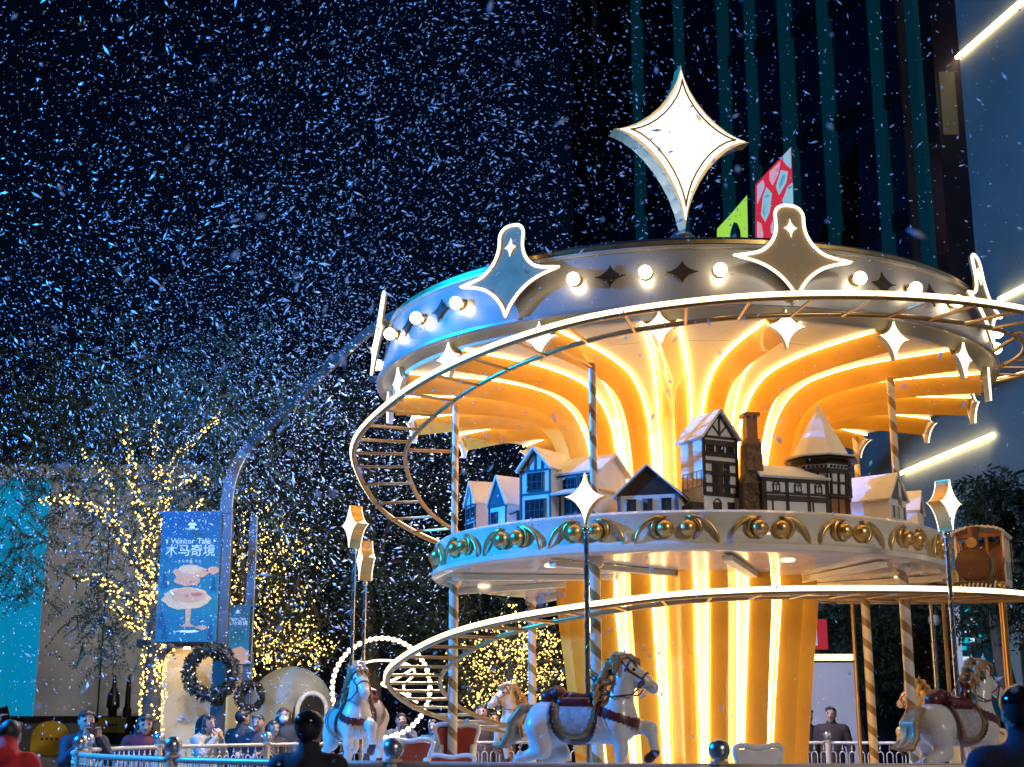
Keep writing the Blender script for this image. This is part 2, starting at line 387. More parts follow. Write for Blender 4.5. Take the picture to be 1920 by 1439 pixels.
# top star
ts = link('finial_star', None, car, (.07, 0, 6.02), (0, 0, R_(14)))
SP = star_poly(.82, 1.12, .88, .66, 12)
SP2 = star_poly(.75, 1.02, .80, .66, 12)
SZ = 1.98
MB().prism(SP, .22, Mloc((0, 0, SZ))).build('star_housing', mat('star_gold', (.66, .46, .22), .35, .2, .1, 5), ts)
MB().prism(SP2, .03, Mloc((0, -.121, SZ))).build('star_face', STARBIG, ts)
MB().prism(SP2, .03, Mloc((0, .121, SZ))).build('star_face', STARBIG, ts)
MB().tube([(x*.86, -.145, z*.86+SZ) for x, z in star_poly(.745, 1.02, .80, .66, 12)], .011, 6, True).build('inner_line', BRASS, ts)
MB().lathe([(.16, -.14), (.15, -.05), (.1, .02), (.0, .05)], 20).build('finial_dome', SILVER, ts, True, None, (0, 0, .86-.03))
MB().lathe([(.17, -.16), (.17, .70)], 20).build('finial_stem', DARKM, ts, True)
# ================================================================== SPIRAL TRACK
TT = [-150, -90, -39, -20, 0, 18, 28, 40, 54, 66, 90, 100, 107, 120, 130, 170, 215, 250, 300, 338, 355, 370, 382, 395, 409, 427, 460, 472, 486, 508, 540]
TZ = [5.75, 5.35, 5.03, 4.95, 4.88, 4.80, 4.72, 4.62, 4.48, 4.38, 4.22, 4.05, 3.9, 3.74, 3.63, 3.3, 3.0, 2.86, 2.65, 2.59, 2.57, 2.53, 2.46, 2.39, 2.29, 2.1, 1.8, 1.66, 1.53, 1.37, 1.15]
RT = [-150, -60, -20, 0, 20, 40, 60, 90, 130, 215, 300, 330, 355, 421, 540]
RV = [4.15, 4.1, 4.02, 3.95, 3.83, 3.66, 3.55, 3.53, 3.50, 3.52, 3.50, 3.34, 3.24, 3.14, 3.1]
ts_ = np.arange(-150, 541, 3.0)
def sm(a):
    for _ in range(3): a = np.concatenate([a[:1], (a[:-2]+2*a[1:-1]+a[2:])/4, a[-1:]])
    return a
tz = sm(np.interp(ts_, TT, TZ)); tr = sm(np.interp(ts_, RT, RV))
tk = thing('spiral_track', 'spiral rail track with glowing outer edge winding down around the carousel', 'track', (AX, AY, 0))
def tp(t, dr=0, dz=0):
    return pol(-t, float(np.interp(t, ts_, tr))+dr, float(np.interp(t, ts_, tz))+dz)
GA = .54
rail_o = MB().tube([tp(t) for t in ts_], .027, 8).build('outer_rail', RAILM, tk, True)
MB().tube([tp(t, -GA) for t in ts_], .024, 8).build('inner_rail', RAILM, tk, True)
MB().tube([tp(t, .022, .022) for t in ts_ if t < 448], .024, 6).build('led_strip', LEDT, rail_o, True)
t = -146
while t < 536:
    a, b = tp(t, -.01, -.01), tp(t, -GA+.005, -.01)
    MB().tube([a, b], .016, 6).build('rung', RAILM, tk); t += 7.6
for t in (26, 80, 140, 241, 312):     # brackets to the columns
    b = tp(t, -GA-.01); MB().tube([b, pol(-t, 2.5, b.z)], .018, 6).build('bracket', RAILM, tk)
for t in (250, 275, 300, 200, 225):
    a = tp(t, -.27, -.03); MB().tube([a, Vector((a.x, a.y, .45))], .024, 8).build('support_post', RAILM, tk)
for t in (-90, -60, -120):
    a = tp(t, -GA-.02); MB().tube([a, pol(-t, 3.31, 5.05)], .02, 6).build('bracket', RAILM, tk)
# ================================================================== MODEL HOUSES ON THE DECK
HW = mat('house_wall', (.82, .78, .72), .6, 0, .12, 8, .08, 60); TIM = mat('timber_brown', (.055, .028, .018), .6, 0, .3, 14, .1, 60)
SNOWR = mat('snowy_roof', (.84, .78, .68), .7, 0, .08, 10, .25, 30); TEALT = mat('timber_teal', (.02, .075, .09), .6, 0, .25, 14, .1, 60)
GLASSD = mat('window_dark', (.03, .03, .035), .12, 0, .2, 20); STONE = mat('stone_brown', (.20, .12, .06), .85, 0, .6, 26, .9, 30)
ORNG = mat('wood_orange', (.36, .15, .05), .6, 0, .3, 12, .1, 50); GREYB = mat('slate_blue', (.13, .15, .18), .6, 0, .2, 12)
DZ = 3.322
class House:
    def __init__(s, label, phi, R, rot=0, name='model_house'):
        p = pol(phi, R, 0); s.root = thing(name, label, 'model house', (AX+p.x, AY+p.y, DZ), R_(phi+rot), 'model houses on the carousel deck')
    def box(s, name, c, d, m, rz=0): return MB().box(c, d, rz).build(name, m, s.root)
    def wall(s, w, d, h, m, x=0, y=0, z=0, gable=0, axis='y', name='wall'):
        """box body with optional gables closed up to the ridge"""
        if gable:
            if axis == 'y': poly = [(-w/2, 0), (w/2, 0), (w/2, h), (0, h+gable), (-w/2, h)]; mb = MB().prism(poly, d, Mloc((x, y, z)))
            else: poly = [(-d/2, 0), (d/2, 0), (d/2, h), (0, h+gable), (-d/2, h)]; mb = MB().prism(poly, w, Mloc((x, y, z), PI/2))
        else: mb = MB().box((x, y, z+h/2), (w, d, h))
        return mb.build(name, m, s.root)
    def roof(s, w, d, h, g, m, x=0, y=0, z=0, axis='y', over=.03, t=.022):
        """two slabs meeting at the ridge"""
        half = (w if axis == 'y' else d)/2; L = math.hypot(half, g); ang = math.atan2(g, half); ex = over
        for sg in (-1, 1):
            dl = d if axis == 'y' else w
            ln = L+ex; M = Mloc((x, y, z+h+g+t*.5), 0 if axis == 'y' else PI/2) @ Matrix.Rotation(sg*ang, 4, 'Y') @ Matrix.Translation((sg*ln/2, 0, 0))
            mb = MB(); n = 5
            mb.box((0, 0, 0), (ln, dl+2*ex, t), 0, 0, M); mb.build('roof', m, s.root)
    def win(s, x, z, w, h, y, fm, cols=2, rows=2, arch=False, gm=None, face='front'):
        """framed window with bars, set on the front (-y) or a side wall"""
        def T(a, b, dep): return (a, y-dep, b) if face == 'front' else ((y+dep, a, b) if face == 'right' else (y-dep, a, b))
        def D(a, t, b): return (a, t, b) if face == 'front' else (t, a, b)
        p = MB().box(T(x, z, .003), D(w, .012, h)).build('window', gm or GLASSD, s.root)
        fr = MB(); b = .009
        fr.box(T(x, z+h/2, .009), D(w+2*b, .016, b)); fr.box(T(x, z-h/2, .009), D(w+2*b, .016, b))
        fr.box(T(x-w/2, z, .009), D(b, .015, h-b)); fr.box(T(x+w/2, z, .009), D(b, .015, h-b))
        for i in range(1, cols): fr.box(T(x-w/2+w*i/cols, z, .008), D(b*.6, .014, h-b))
        for i in range(1, rows): fr.box(T(x, z-h/2+h*i/rows, .0085), D(w-b, .012, b*.6))
        if arch: fr.tube([T(x+w/2*math.cos(q), z+h/2+w/2*math.sin(q), .009) for q in np.linspace(0, PI, 9)], .006, 5)
        fr.build('frame', fm, p)
    def timber(s, x0, z0, x1, z1, y, m, w=.018, dep=.008, face='front'):
        L = math.hypot(x1-x0, z1-z0); a = math.atan2(z1-z0, x1-x0); c = ((x0+x1)/2, (z0+z1)/2)
        M = (Mloc((c[0], y-dep/2, c[1])) if face == 'front' else Mloc((y+(dep/2 if face == 'right' else -dep/2), c[0], c[1]), PI/2)) @ Matrix.Rotation(-a, 4, 'Y')
        MB().box((0, 0, 0), (L, dep+.004, w), 0, 0, M).build('timber', m, s.root)
# C: big blue-side house with snowy cross roofs
h = House('large model house with snowy cross gable roof and two storey wing', -36, 2.18)
h.wall(.36, .42, .52, HW, -.22, -.07, 0, .20); h.wall(.46, .50, .46, HW, .19, .06, 0, .17, 'x', 'wing_wall'); h.roof(.36, .46, .52, .20, SNOWR, -.22, -.07); h.roof(.50, .50, .46, .17, SNOWR, .19, .06, 0, 'x')
yf = -.28
for a in ((-.39, 0, -.39, .52), (-.05, 0, -.05, .52), (-.4, .29, -.04, .29), (-.4, .51, -.04, .51), (-.37, .53, -.22, .70), (-.07, .53, -.22, .70), (-.22, .51, -.22, .70), (-.30, .51, -.30, .61), (-.14, .51, -.14, .61)): h.timber(*a, yf, TEALT)
h.win(-.22, .40, .17, .17, yf, TEALT, 3, 2); h.win(-.22, .13, .22, .2, yf, TEALT, 4, 2)
yw = -.19
for a in ((-.03, .26, .41, .26), (.0, .03, .0, .26), (.40, .0, .40, .46), (.2, .26, .2, .44), (-.03, .44, .41, .44), (.0, .03, .40, .03)): h.timber(*a, yw, TEALT)
h.win(.2, .15, .28, .15, yw, TEALT, 4, 1); h.win(.11, .35, .13, .13, yw, TEALT, 3, 2); h.win(.30, .35, .13, .13, yw, TEALT, 3, 2)
MB().box((0, 0, 0), (.46, .13, .018), 0, 0, Mloc((.19, -.24, .285), 0, R_(25))).build('porch_roof', SNOWR, h.root)
h.timber(-.17, .28, .30, .28, .42, BRASS, .02, .008, 'right')
# B small house
h = House('small model house with dark gable and white snowy roof', -54, 2.28)
h.wall(.30, .34, .25, HW, 0, 0, 0, .27); h.roof(.30, .34, .25, .27, SNOWR)
MB().prism([(-.16, 0), (.16, 0), (0, .28)], .012, Mloc((0, -.174, .25))).build('gable_board', TEALT, h.root)
for x in (-.14, .14): h.timber(x, 0, x, .25, -.17, TEALT)
h.win(-.05, .12, .09, .11, -.17, TEALT, 2, 2); h.timber(-.14, .14, .14, .24, .15, TEALT, .014, .008, 'right'); h.win(.0, .13, .1, .1, .15, TEALT, 2, 2, False, None, 'right')
h.timber(-.15, .235, .15, .235, -.17, TEALT)
# A
h = House('narrow model house with pale steep roof beside the striped column', -69, 2.22)
h.wall(.30, .40, .34, HW, 0, 0, 0, .22); h.roof(.30, .40, .34, .22, SNOWR)
for a in ((-.14, 0, -.14, .34), (.14, 0, .14, .34), (-.15, .17, .15, .17), (-.15, .33, .15, .33), (0, .17, 0, .5)): h.timber(*a, -.2, TEALT)
h.win(-.07, .25, .08, .1, -.2, TEALT); h.win(.07, .25, .08, .1, -.2, TEALT); h.win(0, .09, .16, .1, -.2, TEALT, 3, 1)
# D low brown roof house
h = House('low white model house with broad dark brown gable', -14.3, 2.28, -2)
h.wall(.56, .4, .19, HW); MB().prism([(-.325, 0), (.325, 0), (0, .27)], .40, Mloc((0, 0, .19))).build('gable', TIM, h.root); h.roof(.60, .42, .185, .275, SNOWR, 0, 0, 0, 'y', .03, .014)
for x, w in ((-.15, .075), (.0, .075), (.17, .08)): h.win(x, .095, w, .11, -.2, TIM, 1, 1, False, TIM)
for x in (-.265, .265): h.timber(x, 0, x, .19, -.2, GREYB, .03)
# E tall half timbered
h = House('tall narrow half timbered model house with steep gable', -.6, 2.16, 27)
h.wall(.38, .36, .74, HW, 0, 0, 0, .24); h.roof(.38, .36, .74, .24, SNOWR, 0, 0, 0, 'y', .045)
y = -.18
for z, t in ((.205, .035), (.29, .03), (.40, .03), (.50, .03), (.575, .04), (.68, .05), (.735, .02)): h.timber(-.19, z, .19, z, y, TIM, t)
for x in (-.18, .18): h.timber(x, .2, x, .74, y, TIM, .03)
for zz in (.245, .345, .45):
    for i, x in enumerate((-.128, -.064, .0, .064, .128)):
        if i % 2: h.win(x, zz, .05, .085, y, TIM, 3, 3)
        elif i in (2,): h.timber(x, zz-.04, x, zz+.04, y, TIM, .05, .005)
for x in (-.11, 0, .11): h.win(x, .625, .07, .065, y, TIM, 3, 2)
h.timber(0, .75, 0, .95, y, TIM); h.timber(0, .76, -.09, .86, y, TIM, .014); h.timber(0, .76, .09, .86, y, TIM, .014); h.timber(-.15, .75, .0, .955, y, TIM, .02); h.timber(.15, .75, .0, .955, y, TIM, .02)
h.win(-.05, .075, .075, .1, y, TIM, 1, 1, True, TIM); h.win(.1, .1, .06, .07, y, TIM, 2, 2)
for i in range(5): h.timber(-.15+.075*i, .28, -.15+.075*i, .42, -.19, RAILM, .008, .006, 'left')
for z in (.28, .35, .42): h.timber(-.16, z, .16, z, -.19, RAILM, .008, .006, 'left')
MB().prism([(-.18, 0), (.18, 0), (.18, .07), (-.18, .12)], .12, Mloc((-.26, 0, 0), PI/2)).build('lean_to', TIM, h.root)
# chimney stack of stones
ch = thing('stone_chimney', 'tapering brown stone chimney stack between two model houses', 'chimney', (AX+pol(8.8, 2.3).x, AY+pol(8.8, 2.3).y, DZ), R_(8.8))
cb = MB()
for (x0, x1, z0, z1) in ((.12, .115, 0, .30), (.115, .075, .30, .42), (.075, .07, .42, .68)):
    cb.add([(-x0, -.11, z0), (x0, -.11, z0), (x0, .11, z0), (-x0, .11, z0), (-x1, -.09, z1), (x1, -.09, z1), (x1, .09, z1), (-x1, .09, z1)], [(0, 1, 5, 4), (1, 2, 6, 5), (2, 3, 7, 6), (3, 0, 4, 7), (4, 5, 6, 7), (3, 2, 1, 0)])
cb.build('stack', STONE, ch); st = MB(); rs = random.Random(3)
for i in range(230):
    z = rs.uniform(.01, .67); w = .118 if z < .3 else (.118-.043*(z-.3)/.12 if z < .42 else .073); yy = -.111+.02*z/.68
    st.ball((rs.uniform(-w+.01, w-.01), yy-.0, z), rs.uniform(.008, .016), 6, 0, (1.2, .6, .9))
so_ = st.build('stones', STONE, ch); so_['kind'] = 'stuff'
MB().box((0, 0, .81), (.10, .12, .26)).box((0, 0, .70), (.13, .15, .04)).box((0, 0, .95), (.15, .16, .035)).build('chimney_pot', ORNG, ch)
# G long half timbered
h = House('low half timbered model house with arched windows and pale roof', 17.8, 2.24, 0)
h.wall(.66, .36, .36, HW, 0, 0, 0, .12, 'x'); h.roof(.68, .38, .36, .12, SNOWR, 0, 0, 0, 'x', .02)
MB().box((-.337, 0, .18), (.012, .37, .36)).build('side_boards', TIM, h.root)
y = -.18
for z, t in ((.34, .04), (.215, .018), (.17, .05), (.01, .02)): h.timber(-.33, z, .33, z, y, TIM, t)
for x in (-.315, -.09, .13, .32): h.timber(x, 0, x, .36, y, TIM, .03)
for x in (-.24, .17): h.timber(x, 0, x, .17, y, TIM, .012)
for x in (-.2, .02, .23):
    h.win(x, .262, .06, .06, y, TIM, 2, 1, True, HW)
# H octagonal tower
h = House('octagonal model tower with tall pointed cone roof', 28.6, 2.22, -4, 'model_tower')
def octa(r0, r1, z0, z1, name, m, n=8, rot=22.5):
    vs = [(r*math.sin(R_(rot+360*k/n)), -r*math.cos(R_(rot+360*k/n)), z) for r, z in ((r0, z0), (r1, z1)) for k in range(n)]
    return MB().add(vs, [(k, (k+1) % n, n+(k+1) % n, n+k) for k in range(n)]+[tuple(range(n, 2*n)), tuple(range(n))[::-1]]).build(name, m, h.root)
octa(.25, .25, 0, .20, 'tower_base', ORNG); octa(.25, .27, .20, .52, 'tower_wall', HW); octa(.285, .285, .43, .47, 'timber_ring', TIM); octa(.285, .285, .515, .56, 'timber_ring', TIM); octa(.27, .27, .2, .235, 'timber_ring', TIM)
octa(.355, .36, .585, .60, 'roof_brim', SNOWR); octa(.36, .285, .561, .584, 'roof_soffit', TIM); octa(.29, .004, .602, 1.13, 'cone_roof', SNOWR)
for k in range(8):
    a = 360*k/8; rr = .27*math.cos(PI/8)
    for q in (-.08, -.04, 0, .04, .08):
        p = pol(a, rr, .49); d = Vector((math.cos(R_(a)), math.sin(R_(a)), 0))*q; MB().box(p+d, (.018, .03, .022), R_(a)).build('window', GLASSD, h.root)
    for q in (-.085, 0., .085):
        p = pol(a, rr-.008, .33); d = Vector((math.cos(R_(a)), math.sin(R_(a)), 0))*q; MB().box(p+d, (.016, .04, .2), R_(a)).build('timber', TIM, h.root)
    p = pol(a, rr-.006, .34); MB().box(p, (.19, .03, .016), R_(a)).build('timber', TIM, h.root)
    for q in (-.09, .0, .08):
        p = pol(a, .25*math.cos(PI/8), .1); d = Vector((math.cos(R_(a)), math.sin(R_(a)), 0))*q; MB().box(p+d, (.014, .014, .2), R_(a)).build('timber', TIM, h.root)
# I, J pale houses at the right
for (lab, phi, R, w, d, hh, g) in (('pale model house with plain sloping roof and three shuttered windows', 47, 2.22, .34, .55, .26, .24), ('pale model house half hidden behind star lamp', 66, 2.2, .36, .5, .24, .2),
                                ('white model house tucked behind the pole on deck', 84, 2.1, .4, .5, .3, .2), ('plain white model house on the far side of deck', 150, 2.05, .5, .5, .4, .25), ('snowy model house behind the column shell', -110, 2.1, .4, .5, .35, .25)):
    h = House(lab, phi, R); h.wall(w, d, hh, HW, 0, 0, 0, g); h.roof(w, d, hh, g, SNOWR)
    MB().prism([(-w/2-.01, 0), (w/2+.01, 0), (0, g)], .01, Mloc((0, -d/2-.006, hh))).build('gable_board', GREYB, h.root)
    for x in (-.1, 0, .1): h.win(x, .13, .06, .13, -d/2, HW, 1, 1, False, GREYB)
# ================================================================== TOY TRAIN ON THE TRACK
LOCO = mat('loco_brown', (.16, .075, .03), .35, .3, .25, 8, .06, 40, .3); LWHITE = mat('loco_white', (.7, .66, .6), .4, 0, .1, 8)
def on_track(t, dr=-.27): return tp(t, dr, .03)
p = on_track(259, -.10); lo = thing('toy_locomotive', 'brown and white toy steam locomotive with arched cab roof on track', 'train', (AX+p.x, AY+p.y, p.z), R_(-259)+PI+R_(-38), 'toy train'); lo.scale = (.9, .9, .9)
# local: -x is forward after rotation (travel direction), build with forward = +x then rotate
def lb(name, mb, m, par=lo, sm=False, ang=None): return mb.build(name, m, par, sm, ang)
FW = 1
lb('boiler', MB().tube([(-.05, 0, .36), (.50, 0, .36)], .215, 24), LOCO, lo, True, 40)
lb('smokebox_door', MB().tube([(.50, 0, .36), (.515, 0, .36), (.53, 0, .36)], [.20, .19, .04], 24), LOCO, lo, True, 40)
for x in (.0, .2, .40): lb('boiler_band', MB().tube([(x, 0, .36), (x+.02, 0, .36)], .219, 24), BRASS, lo, True, 40)
lb('headlamp', MB().tube([(.46, 0, .62), (.54, 0, .62)], [.05, .065], 14), BRASS, lo, True, 40)
lb('chimney', MB().lathe([(.055, .55), (.05, .70), (.085, .80), (.085, .83), (.0, .83)], 16, 0, (.33, 0, 0)), LOCO, lo, True, 40)
lb('chassis', MB().box((.05, 0, .10), (1.1, .46, .10)), LOCO)
for i in range(11):
    yy = -.25+.05*i; lb('cowcatcher_slat', MB().tube([(.56, yy, .15), (.76-abs(yy)*.5, yy*.9, .015)], .012, 5), LWHITE)
lb('cab_floor', MB().box((-.27, 0, .17), (.46, .58, .04)), LWHITE)
for sg in (-1, 1):
    yy = sg*.285
    lb('cab_side', MB().box((-.27, yy, .34), (.46, .02, .30)), LWHITE)
    for x in (-.49, -.27, -.05): lb('cab_post', MB().box((x, yy, .645), (.03, .026, .31)), LWHITE)
    for x in (-.38, -.16):
        lb('side_panel', MB().box((x, yy+sg*.008, .34), (.14, .012, .22)), mat('panel_grey', (.30, .28, .25), .5, 0, .1, 9))
        lb('window_arch', MB().tube([(x+.085*math.cos(q), yy, .70+.085*math.sin(q)) for q in np.linspace(0, PI, 9)], .013, 5), LWHITE)
    lb('rail_grip', MB().tube([(-.52, yy+sg*.03, .35), (-.52, yy+sg*.03, .72)], .008, 5), BRASS)
for yy in (-.27, -.09, .09, .27): lb('cab_front_post', MB().box((-.05, yy, .60), (.022, .035, .40)), ORNG)
lb('cab_front_panel', MB().box((-.05, 0, .68+.1), (.018, .56, .06)), ORNG); lb('cab_back', MB().box((-.49, 0, .46), (.018, .56, .55)), ORNG)
arc = [(.33*math.sin(q)*1.0, .78+.11*math.cos(q)/1.0) for q in np.linspace(-PI/2, PI/2, 15)]
poly = arc+[(x*.94, z-.025) for x, z in arc[::-1]]
lb('cab_roof', MB().prism(poly, .62, Mloc((-.27, 0, 0), PI/2)), LWHITE)
for q in np.linspace(-1.3, 1.3, 13): lb('roof_scallop', MB().ball((.045, .325*math.sin(q), .772+.11*math.cos(q)), .018, 6), LWHITE)
for x in (-.35, 0., .3):
    for sg in (-1, 1): lb('wheel', MB().tube([(x, sg*.24, .085), (x, sg*.28, .085)], .085, 16), BRASS, lo, True, 40)
# passenger cars
car_n = 0
for t0, lab in ((243, 'cream toy train carriage coupled right behind the locomotive'), (225, 'second cream toy train carriage behind the locomotive'), (207, 'third cream toy train carriage on the far side of track'), (189, 'last cream toy train carriage on the far side of track')):
    p = on_track(t0); c = thing('toy_carriage', lab, 'train carriage', (AX+p.x, AY+p.y, p.z), R_(-t0)+PI, 'toy train')
    MB().box((0, 0, .09), (.92, .46, .08)).build('chassis', LOCO, c)
    for sg in (-1, 1):
        MB().box((0, sg*.23, .22), (.9, .02, .18)).build('side_wall', LWHITE, c)
        for i in range(5):
            MB().box((-.44+.22*i, sg*.23, .42), (.03, .03, .22)).build('post', LWHITE, c)
        for i in range(4): MB().box((-.33+.22*i, sg*.242, .22), (.15, .012, .11)).build('side_panel', ORNG, c)
        for x in (-.3, .3): MB().tube([(x, sg*.2, .05), (x, sg*.24, .05)], .05, 12).build('wheel', BRASS, c, True, 40)
    MB().prism([(-.30, 0), (.30, 0), (.2, .06), (0, .085), (-.2, .06)], .96, Mloc((0, 0, .535), PI/2)).build('roof', LWHITE, c)
# ================================================================== CAROUSEL HORSES
HORSE_W = mat('horse_white', (.78, .70, .62), .32, 0, .10, 9, .05, 40, .4); MANE = mat('mane_gold', (.46, .25, .10), .4, .15, .4, 22, .2, 60)
SADR = mat('saddle_red', (.13, .018, .015), .35, 0, .3, 20, .1, 60, .3); TRIM = mat('blanket_trim', (.40, .24, .08), .4, .4, .3, 30, .1, 80); HOOF = mat('hoof_dark', (.07, .03, .02), .4)
CLOTH = mat('blanket_cloth', (.45, .42, .42), .5, 0, .3, 24, .1, 80); EYE = mat('eye_dark', (.01, .01, .01), .1)
BODY = [('c', (-.30, 0, .46), (.22, 0, .45), .165, .16, 0), ('e', (-.36, 0, .47), (.17, .165, .165), 0), ('e', (.26, 0, .48), (.15, .145, .17), 0),
        ('c', (.24, 0, .53), (.31, 0, .80), .125, .085, 0), ('c', (.31, 0, .80), (.33, 0, .90), .085, .075, 0)]
HEAD = [('c', (.33, 0, .90), (.46, 0, .80), .078, .060, 0, .03), ('c', (.46, 0, .80), (.545, 0, .735), .055, .046, 0, .03), ('c', (.38, 0, .82), (.44, 0, .78), .07, .055, 0, .03),
        ('e', (.545, 0, .73), (.042, .04, .045), 0, .02), ('c', (.30, .045, .95), (.295, .06, 1.06), .022, .006, 0, .012), ('c', (.30, -.045, .95), (.295, -.06, 1.06), .022, .006, 0, .012)]
LEGS = [  # standing fore leg, raised fore leg, two hind legs stretched back
    ('c', (.27, -.085, .42), (.30, -.09, .25), .075, .046, 0), ('c', (.30, -.09, .25), (.27, -.09, .07), .044, .030, 0), ('c', (.27, -.09, .07), (.30, -.09, .03), .032, .038, 1, .01),
    ('c', (.30, .085, .44), (.49, .09, .42), .078, .048, 0), ('c', (.49, .09, .42), (.53, .09, .23), .046, .032, 0), ('c', (.53, .09, .23), (.47, .09, .18), .033, .04, 1, .01),
    ('c', (-.40, -.09, .42), (-.36, -.10, .25), .115, .07, 0), ('c', (-.36, -.10, .25), (-.56, -.10, .17), .06, .042, 0), ('c', (-.56, -.10, .17), (-.62, -.10, .02), .04, .03, 0), ('c', (-.62, -.10, .02), (-.59, -.10, -.02), .034, .04, 1, .01),
    ('c', (-.38, .09, .42), (-.27, .10, .22), .115, .066, 0), ('c', (-.27, .10, .22), (-.44, .10, .12), .055, .038, 0), ('c', (-.44, .10, .12), (-.40, .10, -.02), .036, .03, 0), ('c', (-.40, .10, -.02), (-.36, .10, -.05), .034, .04, 1, .01)]
def horse_parts():
    P = {}
    P['body'] = (blob_mb(BODY+HEAD+LEGS, .0135, .045).mesh('body', [HORSE_W, HOOF], True), None)
    mane = []; r = random.Random(5)
    crest = [(.36, 0, .98), (.30, 0, .99), (.25, 0, .93), (.21, 0, .86), (.175, 0, .78), (.15, 0, .70), (.125, 0, .62)]
    for i, c in enumerate(crest):
        for sd in (-1, 1):
            for q in range(2):
                L = r.uniform(.10, .15); e = (c[0]-.05-r.uniform(0, .06), sd*(.075+.02*q+.01*i), c[2]-L*(.6+.4*q)); m2 = ((c[0]*.6+e[0]*.4)-.03, sd*.065, c[2]-.01)
                mane += [('c', (c[0], sd*.015, c[2]), m2, .026, .024, 0), ('c', m2, e, .024, .009, 0)]
    for i in range(5): c = crest[i+1]; mane += [('c', c, (c[0]-.085, r.uniform(-.03, .03), c[2]+.035), .024, .008, 0)]
    for y in (-.03, 0, .03): mane += [('c', (.34, y, .985), (.41, y*1.6, .955), .024, .018, 0), ('c', (.41, y*1.6, .955), (.43, y*1.7, .89), .018, .006, 0)]
    P['mane'] = (blob_mb(mane, .011, .012).mesh('mane', MANE, True), None)
    tail = []
    for j in range(6):
        oy = (j-2.5)*.022; pts = [(-.47, oy*.3, .58), (-.56, oy*.8, .57+.01*(j % 2)), (-.64, oy, .47), (-.66+.02*(j % 3), oy*1.2, .36), (-.72, oy*1.3, .28+.02*(j % 2)), (-.80-.02*(j % 3), oy, .28)]
        rr = [.03, .045, .048, .045, .032, .01]
        for a in range(5): tail.append(('c', pts[a], pts[a+1], rr[a]*.8, rr[a+1]*.8, 0))
    P['tail'] = (blob_mb(tail, .012, .01).mesh('tail', MANE, True), None)
    def grow(g): return [('c', q[1], q[2], q[3]+g, q[4]+g, 0) if q[0] == 'c' else ('e', q[1], tuple(x+g for x in q[2]), 0) for q in BODY[:3]]
    # U shaped blanket: region |x+.06|<wx(z)
    def edge(Cc, off=0): return ((np.abs(Cc[:, 0]+.07)/(.20-off))**2.6+(np.clip(.62-Cc[:, 2], 0, 9)/(.32-off))**2.6)
    P['blanket'] = (blob_mb(grow(.012), .0125, .045, None, lambda C_: edge(C_, .05) < 1).mesh('blanket', CLOTH, True), None)
    P['blanket_trim'] = (blob_mb(grow(.020), .0125, .045, None, lambda C_: (edge(C_, .05) >= .92) & (edge(C_, .015) < 1)).mesh('blanket_trim', TRIM, True), None)
    P['blanket_border'] = (blob_mb(grow(.026), .0125, .045, None, lambda C_: (edge(C_, .015) >= .95) & (edge(C_) < 1.12)).mesh('blanket_border', SADR, True), None)
    sad = [('c', (-.24, 0, .66), (.04, 0, .64), .055, .05, 0), ('c', (-.24, -.07, .70), (-.24, .07, .70), .035, .035, 0), ('c', (-.26, 0, .70), (-.33, 0, .66), .06, .075, 0), ('c', (.06, 0, .66), (.085, 0, .80), .04, .028, 0), ('c', (.085, 0, .80), (.03, 0, .82), .028, .014, 0), ('c', (-.20, -.09, .62), (.02, -.09, .62), .04, .04, 0), ('c', (-.20, .09, .62), (.02, .09, .62), .04, .04, 0)]
    P['saddle'] = (blob_mb(sad, .012, .03).mesh('saddle', SADR, True), None)
    neck = [('c', q[1], q[2], q[3]+.014, q[4]+.014, 0) if q[0] == 'c' else ('e', q[1], tuple(x+.014 for x in q[2]), 0) for q in BODY]
    P['chest_strap'] = (blob_mb(neck, .0125, .045, None, lambda C_: (C_[:, 0] > .10) & (np.abs(C_[:, 2]-.57+.35*(C_[:, 0]-.1)) < .035)).mesh('chest_strap', SADR, True), None)
    orn = MB()
    for i in range(9):
        a = R_(-70+140*i/8); orn.ball((.235+.165*math.cos(a), .155*math.sin(a), .525-.06*math.cos(a)), .017, 8)
    for i in range(7):
        a = R_(-50+100*i/6); x, yv = .25+.165*math.cos(a), .15*math.sin(a); z = .49-.05*math.cos(a); orn.add([(x, yv-.025, z), (x, yv+.025, z), (x+.01, yv, z-.10+.02*abs(i-3))], [(0, 1, 2)])
    P['chest_ornament'] = (orn.mesh('chest_ornament', TRIM, True), None)
    br = MB()
    def ring(c, d, r1, r2):
        d = Vector(d).normalized(); u = Vector((0, 1, 0)); w = d.cross(u); return [Vector(c)+u*r1*math.cos(q)+w*r2*math.sin(q) for q in np.linspace(0, 2*PI, 20, endpoint=False)]
    br.tube(ring((.465, 0, .79), (.8, 0, -.5), .062, .072), .009, 6, True); br.tube(ring((.35, 0, .89), (.9, 0, -.45), .085, .095), .009, 6, True)
    for sg in (-1, 1):
        br.tube([(.47, sg*.06, .80), (.37, sg*.082, .87), (.30, sg*.07, .95)], .009, 6); br.tube([(.49, sg*.055, .77), (.40, sg*.10, .68), (.22, sg*.12, .66), (.09, sg*.05, .74)], .007, 6)
        br.ball((.48, sg*.062, .785), .016, 8)
    P['bridle'] = (br.mesh('bridle', SADR, True), None)
    ey = MB()
    for sg in (-1, 1): ey.ball((.405, sg*.062, .875), .015, 8)
    P['eyes'] = (ey.mesh('eyes', EYE, True), None)
    return P
HP = horse_parts()
hst_face = MB().prism(star_poly(.165, .235, .20), .02).mesh('star_face', STARL); hst_house = MB().prism(star_poly(.17, .24, .205), .13).mesh('star_housing', BRASS)
